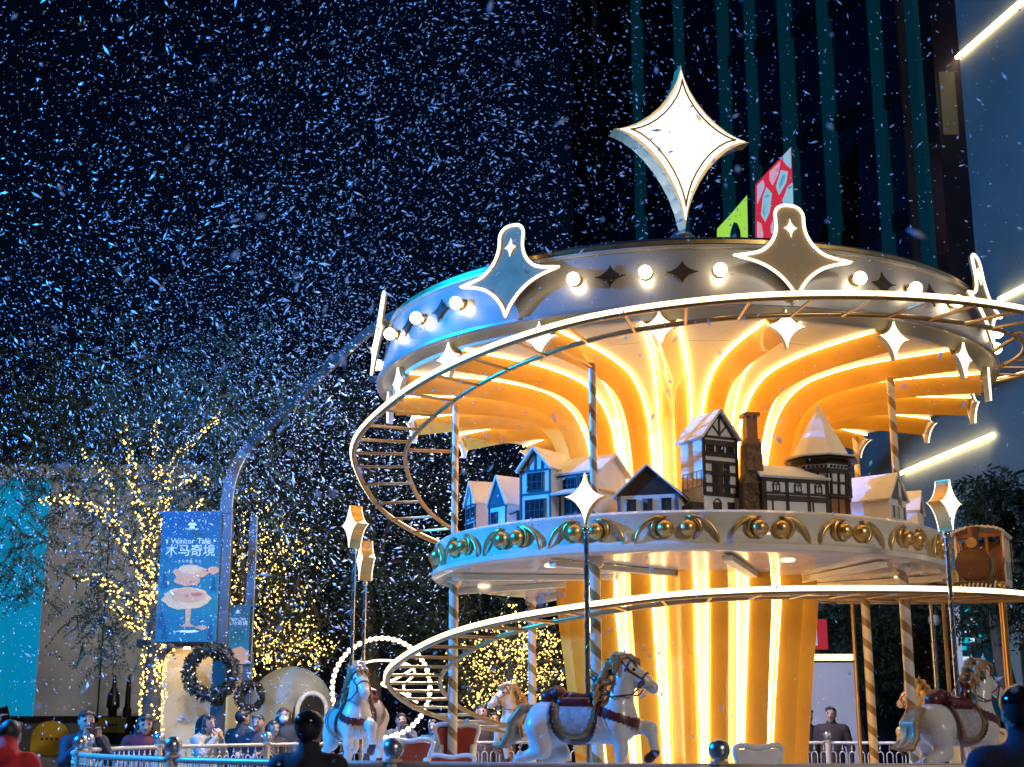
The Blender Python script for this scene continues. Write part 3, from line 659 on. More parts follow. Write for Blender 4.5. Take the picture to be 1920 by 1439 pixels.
def twisted_pole(z0, z1):
    mb = MB(); mb.lathe([(.021, z0), (.021, z1)], 12); pts = [(.0215*math.cos(q*28), .0215*math.sin(q*28), q) for q in np.arange(z0, z1, .02)]
    mb.tube(pts, .004, 4); mb.ball((0, 0, z1+.02), .036, 10); return mb
HORSES = [('white carousel horse with blue lit neck, striding beside the gold column', -20.5, 3.50, 1.05, 3.06, 0, 'W'),
          ('white carousel horse with bowed head beneath right star lamp, tail swept out', 32.5, 3.50, 1.03, 3.06, 3, 'W'),
          ('carousel horse coming head on with blue lit face beside glowing ring lamp', -83, 3.50, 1.06, 3.22, 14, 'W'),
          ('carousel horse mostly hidden behind the head on horse', -99, 3.50, 1.14, 2.98, 0, 'W'),
          ('cream carousel horse with orange harness in front of lit shrubs', -152, 3.45, 1.00, 2.92, 0, 'C'),
          ('cream carousel horse standing behind the striped columns', 117, 3.40, 1.00, 2.9, 6, 'C'),
          ('carousel horse with golden tail turned away beside track post', 73, 3.92, .86, 2.9, 0, 'C')]
CREAMH = mat('horse_cream', (.80, .62, .42), .35, 0, .1, 9, .05, 40, .4); MANE2 = mat('mane_amber', (.62, .34, .10), .4, .1, .35, 22, .2, 60); TACK2 = mat('tack_orange', (.36, .10, .025), .4, 0, .3, 20)
for lab, ph, R, z, sz, yaw, kind in HORSES:
    p = pol(ph, R); root = thing('carousel_horse', lab, 'carousel horse', (AX+p.x, AY+p.y, z), R_(ph+yaw), 'carousel horses')
    for nm, (me, _) in HP.items():
        if kind == 'C':
            m2 = me.copy(); sw = {'body': CREAMH, 'mane': MANE2, 'tail': MANE2, 'chest_strap': TACK2, 'bridle': TACK2, 'saddle': TACK2}.get(nm)
            if sw: m2.materials[0] = sw
            me = m2
        link(nm, me, root)
    twisted_pole(.45-z, sz-z).build('pole', CHROME, root, True)
    st = link('star_lamp', None, root, (0, 0, sz-z+.29), (0, 0, R_(-yaw)+R_(8 if abs(ph) < 60 else (28 if -120 < ph < 0 else 0))))
    link('star_housing', hst_house, st)
    link('star_face', hst_face, st, (0, -.0655, 0)); link('star_face', hst_face, st, (0, .0655, 0))
# ================================================================== CHARIOTS
CHW = mat('chariot_white', (.78, .72, .64), .35, 0, .08, 8, .04, 40, .3); CHR = mat('chariot_red', (.42, .055, .02), .4, 0, .25, 8, .05, 30); CHO = mat('chariot_gold', (.62, .34, .12), .4, .2, .2, 8)
def chariot(label, ph, R, yaw, panel, top=1.45, w=.52):
    p = pol(ph, R); c = thing('chariot_seat', label, 'seat', (AX+p.x, AY+p.y, .45), R_(ph+yaw), 'chariot seats'); h_ = top-.45
    MB().box((0, 0, .38), (w, .5, .06)).build('seat', panel, c); MB().box((0, 0, .18), (w-.06, .46, .34)).build('base', CHW, c)
    for yy in (-.25, .28):
        hh = h_ if yy > 0 else h_*.72
        out = catmull([(-w/2, .05), (-w/2-.01, hh*.5), (-w/2-.02, hh*.8), (-w/2-.06, hh*.96), (-w/2+.02, hh), (-.0, hh-.02), (w/2-.02, hh), (w/2+.06, hh*.96), (w/2+.02, hh*.8), (w/2+.01, hh*.5), (w/2, .05)], 4)
        out = [tuple(map(float, o)) for o in out]
        MB().prism([(x*.93, z*.97) for x, z in out], .03, Mloc((0, yy, 0))).build('back_panel', panel, c)
        MB().tube([(x, yy, z) for x, z in out], .024, 8).build('frame', CHW, c, True)
        MB().prism(star_poly(.05, .09, .09), .012, Mloc((0, yy-.024, hh*.62))).build('star_motif', CHW, c)
    for sg in (-1, 1):
        pts = [(sg*w/2, -.25, h_*.6), (sg*w/2, -.1, h_*.52), (sg*w/2, .1, h_*.55), (sg*w/2, .27, h_*.8)]
        MB().tube(catmull(pts, 5), .03, 8).build('arm_rest', CHW, c, True)
chariot('red panelled chariot seat with white scroll frame near the front rail', -62, 3.2, 62, CHR, 1.36, .34)
chariot('red and gold chariot seat beside the left striped column', -75, 2.5, 72, CHR, 1.50, .32)
chariot('white chariot seat with gold star motif beside the striped columns', 62, 3.1, 0, CHO, 1.42, .42)
chariot('white chariot seat standing at the back fence side of platform', 96, 3.1, 60, CHW, 1.44, .5)
chariot('pale chariot seat in front of the gold column base', 6, 3.3, 30, CHW, 1.33, .42)
# ================================================================== FENCE RING
FEN = mat('fence_cream', (.66, .52, .38), .4, .2, .15, 10, .05, 60)
fn = thing('ring_fence', 'low ornamental metal fence with ball topped posts circling the carousel', 'fence', (AX, AY, 0))
FR, FZ = 6.1, 1.25
post_me = MB().lathe([(.055, 0), (.055, .05), (.04, .08), (.04, FZ), (.055, FZ+.01), (.055, FZ+.03), (.02, FZ+.035)], 12).mesh('post', FEN, True, 40)
fin_me = MB().ball((0, 0, FZ+.095), .068, 16).mesh('ball_finial', SILVER, True)
rail_me = MB().tube([pol(20*k/12, FR, FZ-.005) for k in range(13)], .022, 8).mesh('top_rail', FEN, True)
rail2_me = MB().tube([pol(20*k/12, FR, .15) for k in range(13)], .018, 8).mesh('bottom_rail', FEN, True)
hp = MB(); w_ = .042
hp.tube([(-w_, 0, .15), (-w_, 0, 1.08)]+[(-w_*math.cos(q), 0, 1.08+w_*1.1*math.sin(q)) for q in np.linspace(.3, PI-.3, 6)]+[(w_, 0, 1.08), (w_, 0, .15)], .0085, 5)
hp.tube([(0, 0, 1.12), (0, 0, FZ-.02)], .007, 5); hp.ball((0, 0, 1.165), .017, 6)
hoop_me = hp.mesh('hoop', FEN, True)
for k in range(18):
    a = -5.4+20*k
    po = link('post', post_me, fn, pol(a, FR)); link('ball_finial', fin_me, po)
    link('top_rail', rail_me, fn, None, (0, 0, R_(a))); link('bottom_rail', rail2_me, fn, None, (0, 0, R_(a)))
    for j in range(16):
        b = a+20*(j+.5)/16; link('hoop', hoop_me, fn, pol(b, FR), (0, 0, R_(b)))
# ================================================================== RING LAMP (lit wheel ornament)
p = at(715, 1290, 19.5); rl = thing('ring_lamp', 'glowing wheel shaped ring lamp with bulbs behind carousel horse', 'lamp', (p.x, p.y, 0))
RB = emis('ring_bulb', (1, .87, .6), 9); Rr = .66
MB().tube([(Rr*math.cos(q), 0, p.z+Rr*math.sin(q)) for q in np.linspace(0, 2*PI, 48, endpoint=False)], .03, 8, True).build('ring', RAILM, rl, True)
bme = MB().ball((0, 0, 0), .032, 8).mesh('bulb', RB, True)
for k in range(52):
    q = 2*PI*k/52; link('bulb', bme, rl, (Rr*math.cos(q), -.035, p.z+Rr*math.sin(q)))
for pts in ([(-.45, .25), (-.1, .36), (.3, .33), (.45, .2), (.3, .02), (.4, -.1)], [(.5, .3), (.2, .12), (.0, .05), (.25, -.05), (.5, -.2)], [(-.5, -.1), (-.58, -.3), (-.4, -.45), (-.2, -.4)]):
    MB().tube([(x, -.01, p.z+z) for x, z in catmull(pts, 6)], .016, 6).build('neon_curl', TUBE, rl, True)
MB().box((0, .02, (p.z-Rr)/2), (.5, .12, p.z-Rr)).build('stand', CHW, rl)
# ================================================================== LEFT: BUILDINGS
bw = thing('shop_building', 'grey walled shop building with glowing cyan panel behind the lit tree', 'building', (0, 0, 0))
GREYW = mat('render_grey', (.60, .59, .57), .75, 0, .18, 1.2, .1, 20); CREAMW = mat('render_cream', (.72, .56, .32), .7, 0, .1, 1.5, .08, 20)
YW = 31.0
a0 = at(62, 1345, YW); a1 = at(300, 1345, YW); zt = at(62, 890, YW).z; zb = at(62, 1345, YW).z
MB().box(((a0.x+a1.x)/2+.2, YW+2, (zt+zb)/2), (a1.x-a0.x+.4, 4, zt-zb)).build('wall', GREYW, bw)
MB().box(((a0.x+a1.x)/2-4, YW+1.5, zb/2-.05), (a1.x-a0.x+9, 4, zb-.12)).build('plinth', mat('plinth_dark', (.10, .10, .10), .7, 0, .3, 3), bw)
MB().box(((a0.x+a1.x)/2-4, YW-.54, zb-.03), (a1.x-a0.x+9, .1, .10)).build('ledge', DARKM, bw)
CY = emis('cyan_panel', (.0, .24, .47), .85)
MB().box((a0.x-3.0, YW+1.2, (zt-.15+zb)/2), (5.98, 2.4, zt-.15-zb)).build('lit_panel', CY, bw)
MB().box((a0.x-1.1, YW+1.8, zt+.05), (10, 3.9, .3)).build('parapet', GREYW, bw)
pj = at(190, 1240, YW); MB().box((pj.x, YW-.012, (zt+zb)/2), (.025, .03, zt-zb-.02)).build('wall_joint', DARKM, bw)
# kiosk with cream wall
ck = thing('kiosk', 'cream walled kiosk with dark canopy edge below the banner', 'building', (0, 0, 0)); YC = 26.0
c0 = at(283, 1215, YC); c1 = at(432, 1215, YC)
MB().box(((c0.x+c1.x)/2, YC+1.2, c0.z/2), (c1.x-c0.x, 2.4, c0.z)).build('wall', CREAMW, ck)
MB().box(((c0.x+c1.x)/2, YC+1.0, c0.z+.06), (c1.x-c0.x+.3, 2.9, .14)).build('canopy', DARKM, ck)
MB().box((c1.x-.1, YC-.03, at(0, 1330, YC).z), (.05, .04, .62)).build('cyan_tube', emis('cyan_tube', (.1, .75, 1), 3), ck)
# warm light fittings under the kiosk canopy
for k in range(3):
    x = c0.x+.3+(c1.x-c0.x-.6)*k/2
    MB().lathe([(0, 0), (.05, 0), (.06, .03)], 12).build('downlight', emis('kiosk_lamp', (1, .75, .4), 60), ck, False, None, (x, YC-.3, c0.z-.035))
# yellow dome signs
YEL = mat('sign_yellow', (.62, .36, .02), .5, 0, .15, 4)
for px0, px1, py, lab in ((58, 128, 1352, 'yellow half round sign standing before the dark plinth'), (182, 232, 1345, 'yellow rectangular sign beside the person in dark coat')):
    A, B = at(px0, 1402, 29), at(px1, 1402, 29); w = B.x-A.x; T_ = at(px0, py, 29).z
    s_ = thing('yellow_sign', lab, 'sign', ((A.x+B.x)/2, 29, 0), 0)
    if px0 < 100: poly = [(-w/2, .9), (w/2, .9)]+[(w/2*math.cos(q), T_-w/2*.9+w/2*.9*math.sin(q)) for q in np.linspace(0, PI, 15)]
    else: poly = [(-w/2, T_-.3), (w/2, T_-.3), (w/2, T_), (-w/2, T_)]
    MB().prism(poly, .08).build('board', YEL, s_)
    MB().box((0, .08, .55), (w*.8, .06, 1.1)).build('stand', GREYW, s_)
    for i in range(4): MB().box((-w*.2+i*w*.13, -.045, T_-.35 if px0 < 100 else T_-.15), (.045, .01, .05)).build('lettering', TIM, s_)
# slim dark shapes against the wall
for px, lab in ((211, 'slim dark pointed shape with wide foot against grey wall'), (238, 'thinner dark pointed shape against grey wall')):
    b = at(px, 1340, 29.8); tpz = at(px, 1266, 29.8).z
    MB().lathe([(.09, 0), (.09, b.z+.1), (.14 if px < 220 else .06, b.z+.16), (.12 if px < 220 else .055, b.z+.4), (.05, b.z+.55), (.045, tpz-.15), (.02, tpz)], 10).build('slim_dark_shape', DARKM, None, True, 40, (b.x, b.y, 0))
    tag(bpy.context.scene.objects[-1] if False else col.objects[-1], lab, 'parasol')
# dome pavilion
p = at(548, 1250, 26.5); RD = .76
dm = thing('dome_pavilion', 'rounded pale plaster dome hut with white arched doorway', 'dome', (p.x, p.y, 0))
DOM = mat('dome_plaster', (.30, .28, .22), .8, 0, .3, 2.5, .4, 14)
zc = p.z-RD
MB().lathe([(RD, 0), (RD, zc)]+[(RD*math.cos(q), zc+RD*math.sin(q)) for q in np.linspace(0, PI/2, 12)], 40).build('dome_shell', DOM, dm, True)
arc = [(.27*math.cos(q), 1.72+.32*math.sin(q)) for q in np.linspace(0, PI, 13)]
ax_ = Mloc((.40, -.58, 0), R_(33))
MB().prism([(.27, 0)]+arc+[(-.27, 0)], .3, ax_).build('door_recess', DARKM, dm)
MB().tube([ax_ @ Vector((x*1.06, -.16, z)) for x, z in [(.27, 0)]+arc+[(-.27, 0)]], .045, 8).build('arch_trim', CHW, dm, True)
# ---- lamp post with banner
POST = mat('post_bronze', (.085, .06, .045), .4, .3, .2, 4, .05, 30)
YL = 22.0; b = at(410, 1300, YL)
def lamp_post(px, Y, label, arm, top_px, w=.2):
    B = at(px, 1300, Y); root = thing('lamp_post', label, 'street lamp', (B.x, Y, 0))
    pts = [(0, 0, 0), (0, 0, 2.5), (0, 0, 4.7)]+[(q[0]-B.x, q[1]-Y, q[2]) for q in arm]
    pts = catmull(pts, 5)
    mb = MB(); vs = []; N = len(pts)
    for i, q in enumerate(pts):
        q = Vector(q); t = (Vector(pts[min(i+1, N-1)])-Vector(pts[max(i-1, 0)])).normalized(); n_ = Vector((t.z, 0, -t.x)); ww = w*(1-.35*i/N)/2
        vs += [q-n_*ww+Vector((0, -ww, 0)), q+n_*ww+Vector((0, -ww, 0)), q+n_*ww+Vector((0, ww, 0)), q-n_*ww+Vector((0, ww, 0))]
    fs = [(i*4+k, i*4+(k+1) % 4, i*4+4+(k+1) % 4, i*4+4+k) for i in range(N-1) for k in range(4)]+[(0, 3, 2, 1), tuple(4*(N-1)+k for k in range(4))]
    mb.add(vs, fs).build('post', POST, root)
    MB().tube([Vector(q)+Vector((w*.45, -w*.38, 0)) for q in pts[2:]], .008, 5).build('edge_strip', emis('post_edge', (1, .9, .75), .25), root)
    return root, Vector(pts[-1]), B
arm = [at(425, 960, YL), at(436, 895, YL), at(470, 835, YL), at(560, 745, YL-.8), at(670, 640, YL-1.7), at(745, 590, YL-2.2), at(830, 575, YL-2.5)]
lp, tip, B = lamp_post(410, YL, 'tall bronze street lamp with bent arm carrying the blue banner', arm, 960)
MB().box((tip.x+.3, tip.y, tip.z+.05), (.8, .3, .1)).build('lamp_head', POST, lp)
MB().box((tip.x+.3, tip.y, tip.z-.008), (.7, .24, .012)).build('lamp_lens', emis('street_light', (.97, .96, 1), 2300), lp)
arm2 = [Vector((at(462, 1300, 25).x, 25, z_)) for z_ in (4.9, 5.1)]
lp2, tip2, B2 = lamp_post(462, 25, 'smaller dark street post carrying second banner and small wreath', arm2, 960, .16)
# banners
def text_mesh(body, size, bold=0):
    cu = bpy.data.curves.new('lettering', 'FONT'); cu.body = body; cu.size = size; cu.align_x = 'CENTER'; cu.align_y = 'CENTER'; cu.extrude = .001; cu.offset = bold
    o = bpy.data.objects.new('tmp', cu); col.objects.link(o); dg = bpy.context.evaluated_depsgraph_get(); me = bpy.data.meshes.new_from_object(o.evaluated_get(dg))
    bpy.data.objects.remove(o); return me
def grad_mat(name, top, bot, z0, z1):
    m = bpy.data.materials.new(name); m.use_nodes = True; nt = m.node_tree; bs = nt.nodes['Principled BSDF']; tc = nt.nodes.new('ShaderNodeTexCoord'); sp = nt.nodes.new('ShaderNodeSeparateXYZ')
    nt.links.new(tc.outputs['Object'], sp.inputs[0]); mr = nt.nodes.new('ShaderNodeMapRange'); mr.inputs[1].default_value = z0; mr.inputs[2].default_value = z1
    nt.links.new(sp.outputs[2], mr.inputs[0]); mx = nt.nodes.new('ShaderNodeMix'); mx.data_type = 'RGBA'; mx.inputs[6].default_value = (*bot, 1); mx.inputs[7].default_value = (*top, 1)
    nt.links.new(mr.outputs[0], mx.inputs[0]); nt.links.new(mx.outputs[2], bs.inputs['Base Color']); bs.inputs['Roughness'].default_value = .6
    return m
BGR = grad_mat('banner_print', (.004, .045, .11), (.008, .12, .12), -.3, .9)
PEA = mat('print_peach', (.56, .25, .09), .6); PEA2 = mat('print_cream', (.62, .36, .14), .6); PNAVY = mat('print_navy', (.006, .04, .07), .6); PWH = mat('print_white', (.70, .70, .66), .6); PRED = mat('print_rust', (.36, .10, .04), .6)
def banner(px0, px1, py0, py1, Y, label, full=True):
    A, C_ = at(px0, py0, Y), at(px1, py1, Y); w, hh = C_.x-A.x, A.z-C_.z; cx, cz = (A.x+C_.x)/2, (A.z+C_.z)/2
    r = thing('banner', label, 'banner', (cx, Y-.12, cz), 0, 'banners on street posts')
    MB().box((0, 0, 0), (w, .03, hh)).build('cloth', BGR, r); u = w
    MB().box((.03, .03, hh/2), (w+.2, .035, .03)).build('hanging_bar', POST, r); MB().box((.03, .03, -hh/2), (w+.2, .035, .03)).build('hanging_bar', POST, r)
    def txt(body, size, z, bold=0, m=PWH):
        me = text_mesh(body, size, bold); me.materials.clear(); me.materials.append(m); return link('lettering', me, r, (0, -.019, z), (PI/2, 0, 0))
    lay = [0]
    def shp(poly, m, dep=.0175, nm='print_shape'):
        lay[0] += 1; dep += lay[0]*.00025; MB().prism([(x*w, z*hh) for x, z in poly], .004, Mloc((0, -dep, 0))).build(nm, m, r)
    def ell(x, z, a, b_, n=20, wob=0, seed=1):
        rr = random.Random(seed); return [(x+a*math.cos(q)*(1+wob*rr.uniform(-1, 1)), z+b_*math.sin(q)*(1+wob*rr.uniform(-1, 1))) for q in np.linspace(0, 2*PI, n, endpoint=False)]
    txt('• Winter Tale •', .135*w, .272*hh, 0); txt('木马奇境', .21*w, .195*hh, 0)
    if full:
        txt('木 马 奇 境 · 冬 日', .05*w, .115*hh); None
    # emblem: little tiered carousel mark
    shp([(-.10, .365), (.12, .365), (.12, .372), (-.10, .372)], PWH); shp([(-.04, .375), (.06, .375), (.045, .395), (-.025, .395)], PWH); shp([(-.07, .397), (.09, .397), (.06, .415), (-.04, .415)], PWH); shp(star_poly(.022, .012, .016), PWH, .0175) if False else shp([(x+.01, z+.43) for x, z in star_poly(.022, .015, .02)], PWH)
    if full:
        for x, z, s_ in ((-.40, -.03, .1), (.42, -.06, .08), (-.42, -.33, .12), (-.36, -.42, .1), (.40, -.43, .10)):
            shp([(x-s_*.6, z-s_*.6), (x+s_*.6, z-s_*.6), (x, z+s_*.9)], PNAVY)
        shp([(-.5, -.26), (-.3, -.27), (-.1, -.30), (.1, -.28), (.3, -.30), (.5, -.34), (.5, -.5), (-.5, -.5)], mat('print_teal', (.006, .10, .12), .6), .0165)
        shp(ell(.02, .03, .30, .05, 26, .12, 2), PEA, .018); shp(ell(.02, .055, .20, .035, 20, .1, 3), PEA2, .0185); shp([(.0, .10), (.05, .10), (.025, .14)], PEA2, .019); shp(ell(.40, .045, .09, .03, 12, .2, 5), PEA, .018)
        shp(ell(-.02, -.03, .22, .045, 22, .1, 4), PEA, .018); shp(ell(-.02, -.17, .40, .085, 30, .08, 6), PEA2, .018); shp(ell(-.0, -.15, .30, .055, 24, .15, 7), PEA, .0187); shp(ell(-.02, -.15, .03, .012), PRED, .0193); shp(ell(.15, -.14, .10, .015, 14, .3), PRED, .0193)
        shp([(-.03, -.25), (.07, -.25), (.06, -.36), (.16, -.385), (-.10, -.385), (-.02, -.36)], PEA, .018); shp(ell(.25, -.39, .10, .018, 12, .3, 9), PEA, .0185); shp(ell(.03, -.42, .2, .01, 12, .3, 9), PWH, .0185)
        rs = random.Random(4)
        for i in range(46):
            x, z = rs.uniform(-.47, .47), rs.uniform(-.48, .48); s_ = rs.uniform(.004, .011); shp([(x-s_, z), (x, z-s_*.4), (x+s_, z), (x, z+s_*.4)], PWH, .0195, 'print_snow')
    else:
        shp([(-.5, -.5), (.5, -.5), (.5, -.3), (.2, -.2), (-.1, -.24), (-.5, -.36)], PEA, .018)
    return r
banner(309, 408, 963, 1205, YL, 'large blue printed banner with white lettering and peach carousel picture')
banner(425, 468, 1137, 1246, 25, 'small dim blue banner half hidden behind the lamp post', False)
# wreaths
WL = mat('wreath_leaf', (.035, .028, .016), .6, 0, .5, 14); WB = [mat('bauble_red', (.25, .03, .02), .2), mat('bauble_gold', (.6, .4, .15), .2, .8), emis('wreath_light', (1, .85, .6), 2, False)]
def wreath(px, py, Y, R, label, seed):
    p = at(px, py, Y); w = thing('wreath', label, 'wreath', (p.x, Y-.17, p.z)); rr = random.Random(seed); mb = MB()
    mb.tube([(R*math.cos(q), 0, R*math.sin(q)) for q in np.linspace(0, 2*PI, 24, endpoint=False)], R*.22, 8, True)
    for i in range(1300):
        q = rr.uniform(0, 2*PI); th = rr.uniform(0, 2*PI); r0 = R*.2; c = Vector(((R+r0*math.cos(th))*math.cos(q), r0*math.sin(th), (R+r0*math.cos(th))*math.sin(q)))
        d = Vector((math.cos(th)*math.cos(q), math.sin(th), math.cos(th)*math.sin(q)))+Vector((rr.uniform(-.8, .8), rr.uniform(-.8, .3), rr.uniform(-.8, .8))); d.normalize(); s_ = d.orthogonal().normalized()*R*.045; L = R*rr.uniform(.12, .24)
        mb.add([c-s_*.4, c+d*L*.5-s_, c+d*L, c+d*L*.5+s_], [(0, 1, 2, 3)])
    mb.build('foliage', WL, w)
    for i in range(46):
        q = rr.uniform(0, 2*PI); th = rr.uniform(PI*1.05, PI*1.95); r0 = R*.34; c = ((R+r0*math.cos(th))*math.cos(q), r0*math.sin(th), (R+r0*math.cos(th))*math.sin(q))
        MB().ball(c, R*rr.uniform(.035, .06) if i % 3 else R*.03, 8).build('bauble' if i % 3 else 'fairy_light', WB[(i % 3)-1] if i % 3 else WB[2], w, True)
wreath(400, 1262, YL, .34, 'large Christmas wreath hung on the bronze street lamp', 1)
wreath(472, 1306, 25, .21, 'small Christmas wreath on the thinner dark post', 2)
# ================================================================== TREES
BARK = mat('bark', (.09, .065, .045), .85, 0, .4, 8, .6, 25)
def leafmat(n, c): return mat(n, c, .55, 0, .45, 1.5, 0, 40, 0, .35)
LEAF1 = leafmat('leaf_feathery', (.075, .115, .065)); LEAF2 = leafmat('leaf_dark', (.038, .055, .022)); LEAF3 = leafmat('leaf_olive', (.06, .062, .02))
FAIRY = emis('fairy_light', (1, .70, .17), 4.0)
def leaf_sprays(mb, centers, n_leaf, L, spread, rr, droop=.3, flat=.5):
    for c in centers:
        ax = Vector((rr.uniform(-1, 1), rr.uniform(-1, 1), rr.uniform(-.6, .5)-droop)).normalized(); sd = ax.orthogonal().normalized()
        sd = (Matrix.Rotation(rr.uniform(0, 6.28), 3, ax) @ sd); ln = spread*rr.uniform(.6, 1.2)
        for i in range(n_leaf):
            t = (i+.5)/n_leaf; b = Vector(c)+ax*ln*t+Vector((0, 0, -.25*ln*t*t))
            for sg in (-1, 1):
                d = (sd*sg+ax*.7+Vector((rr.uniform(-.3, .3), rr.uniform(-.3, .3), rr.uniform(-.4, .2)))).normalized(); w = d.cross(ax).normalized(); w = (w*flat+ax*.6).normalized()*L*.16; l = L*rr.uniform(.7, 1.2)*(1.1-.5*t)
                mb.add([b, b+d*l*.5-w, b+d*l, b+d*l*.5+w], [(0, 1, 2, 3)])
def tree(name, label, base, branches, crown_pts, n_leaf, L, spread, lm, seed, lights=None, group='trees behind the carousel', light_label=None, dens=34, jit=.05):
    """branches: list of (points, r0, r1)"""
    rr = random.Random(seed); root = thing(name, label, 'tree', base, 0, group); mb = MB()
    for pts, r0, r1 in branches:
        P = catmull(pts, 4); P = [Vector(q)-Vector(base)+(Vector((rr.uniform(-1, 1), rr.uniform(-1, 1), rr.uniform(-1, 1)))*.015 if 0 < i < len(P)-1 else Vector()) for i, q in enumerate(P)]; n = len(P)
        mb.tube(P, [r0+(r1-r0)*i/(n-1) for i in range(n)], 8)
    mb.build('trunk', BARK, root, True)
    lf = MB(); leaf_sprays(lf, [Vector(c)-Vector(base) for c in crown_pts], n_leaf, L, spread, rr); lf.build('crown', lm, root)
    if lights:
        bl = MB(); wr = MB()
        sl_ = thing('string_lights', light_label, 'string lights', base, 0, 'string lights on trees')
        for pts, r0, r1, *dd in lights:
            P = [Vector(q)-Vector(base) for q in catmull(pts, 6)]; n = len(P); sp = []; ph = rr.uniform(0, 6)
            for i in range(n-1):
                seg = P[i+1]-P[i]; Ls = seg.length; t = seg.normalized(); u = t.orthogonal().normalized(); v = t.cross(u); m = max(1, int(Ls*dens*(dd[0] if dd else 1)*(1+18*max(0, r0+(r1-r0)*i/n-.03))*(1.15-.75*i/n)*rr.uniform(.5, 1.5)))
                for k in range(m):
                    f = min(1, max(0, (k+rr.gauss(.5, 1.2))/m)); r = (r0+(r1-r0)*(i+f)/n)+.012+abs(rr.gauss(0, jit*.5)); ph += rr.uniform(.3, 5.5); c = P[i]+seg*f+(u*math.cos(ph)+v*math.sin(ph))*r
                    sz = rr.uniform(.011, .023)*(1.4 if rr.random() < .1 else 1)
                    bl.add([c+Vector(x)*sz for x in ((1, 0, 0), (-1, 0, 0), (0, 1, 0), (0, -1, 0), (0, 0, 1), (0, 0, -1))], [(0, 2, 4), (2, 1, 4), (1, 3, 4), (3, 0, 4), (2, 0, 5), (1, 2, 5), (3, 1, 5), (0, 3, 5)])
                    if k % 3 == 0: sp.append(c)
            if len(sp) > 2: wr.tube(sp, .004, 3)
        o = bl.build('bulbs', FAIRY, sl_); o['kind'] = 'stuff'; wr.build('wire', DARKM, sl_)
    return root
YT = 23.5; rr = random.Random(21)
def A_(px, py, dy=0): return at(px, py, YT+dy)
b0 = at(288, 1345, YT); b0.z = 0
BR = [([b0, A_(283, 1345), A_(288, 1260), A_(290, 1200), A_(287, 1130)], .17, .12), ([A_(293, 1260), A_(305, 1225, -.1), A_(322, 1210, -.2)], .09, .05),
      ([A_(287, 1140), A_(272, 1080, .2), A_(282, 1010, .3), A_(305, 950, .4), A_(312, 890, .5)], .10, .05), ([A_(305, 950, .4), A_(340, 900, .3), A_(398, 905, .2)], .05, .02), ([A_(285, 1010, .3), A_(255, 930, 0), A_(245, 860, -.2), A_(228, 780, -.4)], .06, .02),
      ([A_(280, 1150), A_(235, 1120, -.3), A_(180, 1085, -.6), A_(135, 1085, -.8)], .06, .02), ([A_(283, 1100), A_(245, 1030, -.3), A_(215, 985, -.5), A_(205, 920, -.7)], .07, .03), ([A_(215, 985, -.5), A_(170, 950, -.8), A_(120, 938, -1), A_(70, 940, -1.2)], .035, .012),
      ([A_(300, 900, .5), A_(290, 840, .4), A_(296, 780, .3)], .04, .015), ([A_(260, 1180), A_(225, 1150, -.4), A_(205, 1125, -.6)], .04, .02), ([A_(312, 890, .5), A_(350, 840, .6), A_(420, 770, .9)], .035, .012), ([A_(205, 920, -.7), A_(190, 880, -.8), A_(150, 845, -1)], .03, .01), ([A_(287, 1090), A_(320, 1030, -.5), A_(360, 960, -.6), A_(380, 930, -.7)], .05, .02)]
CP = []
def cloud(cx, cy, sx, sy, n, d0=-1.5, d1=1.5):
    for i in range(n): CP.append(A_(rr.gauss(cx, sx), rr.gauss(cy, sy), rr.uniform(d0, d1)))
cloud(190, 1150, 40, 35, 60, -1, .3); cloud(200, 1210, 35, 18, 24, -1, 0); cloud(60, 1000, 50, 40, 60, -1.5, 0); cloud(30, 1075, 40, 30, 40); cloud(120, 870, 90, 50, 150); cloud(270, 760, 130, 60, 260); cloud(400, 720, 120, 60, 200); cloud(150, 730, 110, 60, 160); cloud(430, 850, 60, 60, 110); cloud(220, 960, 60, 60, 90); cloud(20, 860, 50, 50, 60); cloud(330, 1000, 50, 50, 60); cloud(270, 900, 90, 80, 130, -.8, 1.2); cloud(230, 1090, 60, 60, 50, -.4, 1)
tree('feathery_tree', 'feathery leaved tree wrapped in yellow fairy lights beside the banner', b0, BR, CP, 9, .105, .5, LEAF1, 5, [(p_, a_, c_) for p_, a_, c_ in BR], 'trees behind the carousel', 'dense yellow fairy lights wound round trunk and limbs of feathery tree', 62, .05)
# second lit tree behind lamp post
YT = 27.5; b1 = at(455, 1345, YT); b1.z = 0
BR2 = [([b1, A_(455, 1300), A_(452, 1200), A_(455, 1100), A_(450, 1000)], .14, .05), ([A_(453, 1180), A_(490, 1100, .2), A_(520, 1030, .4), A_(545, 960)], .06, .02), ([A_(453, 1130), A_(480, 1050), A_(470, 960), A_(450, 930)], .06, .02), ([A_(455, 1220), A_(500, 1180), A_(540, 1140), A_(560, 1080)], .05, .02), ([A_(452, 1160), A_(425, 1090), A_(430, 1020)], .05, .02), ([A_(500, 1090), A_(530, 1070), A_(560, 1010)], .03, .01)]
CP = []; cloud(480, 1050, 55, 80, 200); cloud(520, 950, 70, 60, 160); cloud(540, 1130, 50, 50, 120)
tree('lit_tree', 'olive tree speckled with fairy lights standing behind the lamp post', b1, BR2, CP, 7, .10, .45, LEAF3, 6, [(p_, a_, c_+.22, .9) for p_, a_, c_ in BR2], 'trees behind the carousel', 'scattered fairy lights in the olive tree behind the lamp post', 30, .5)
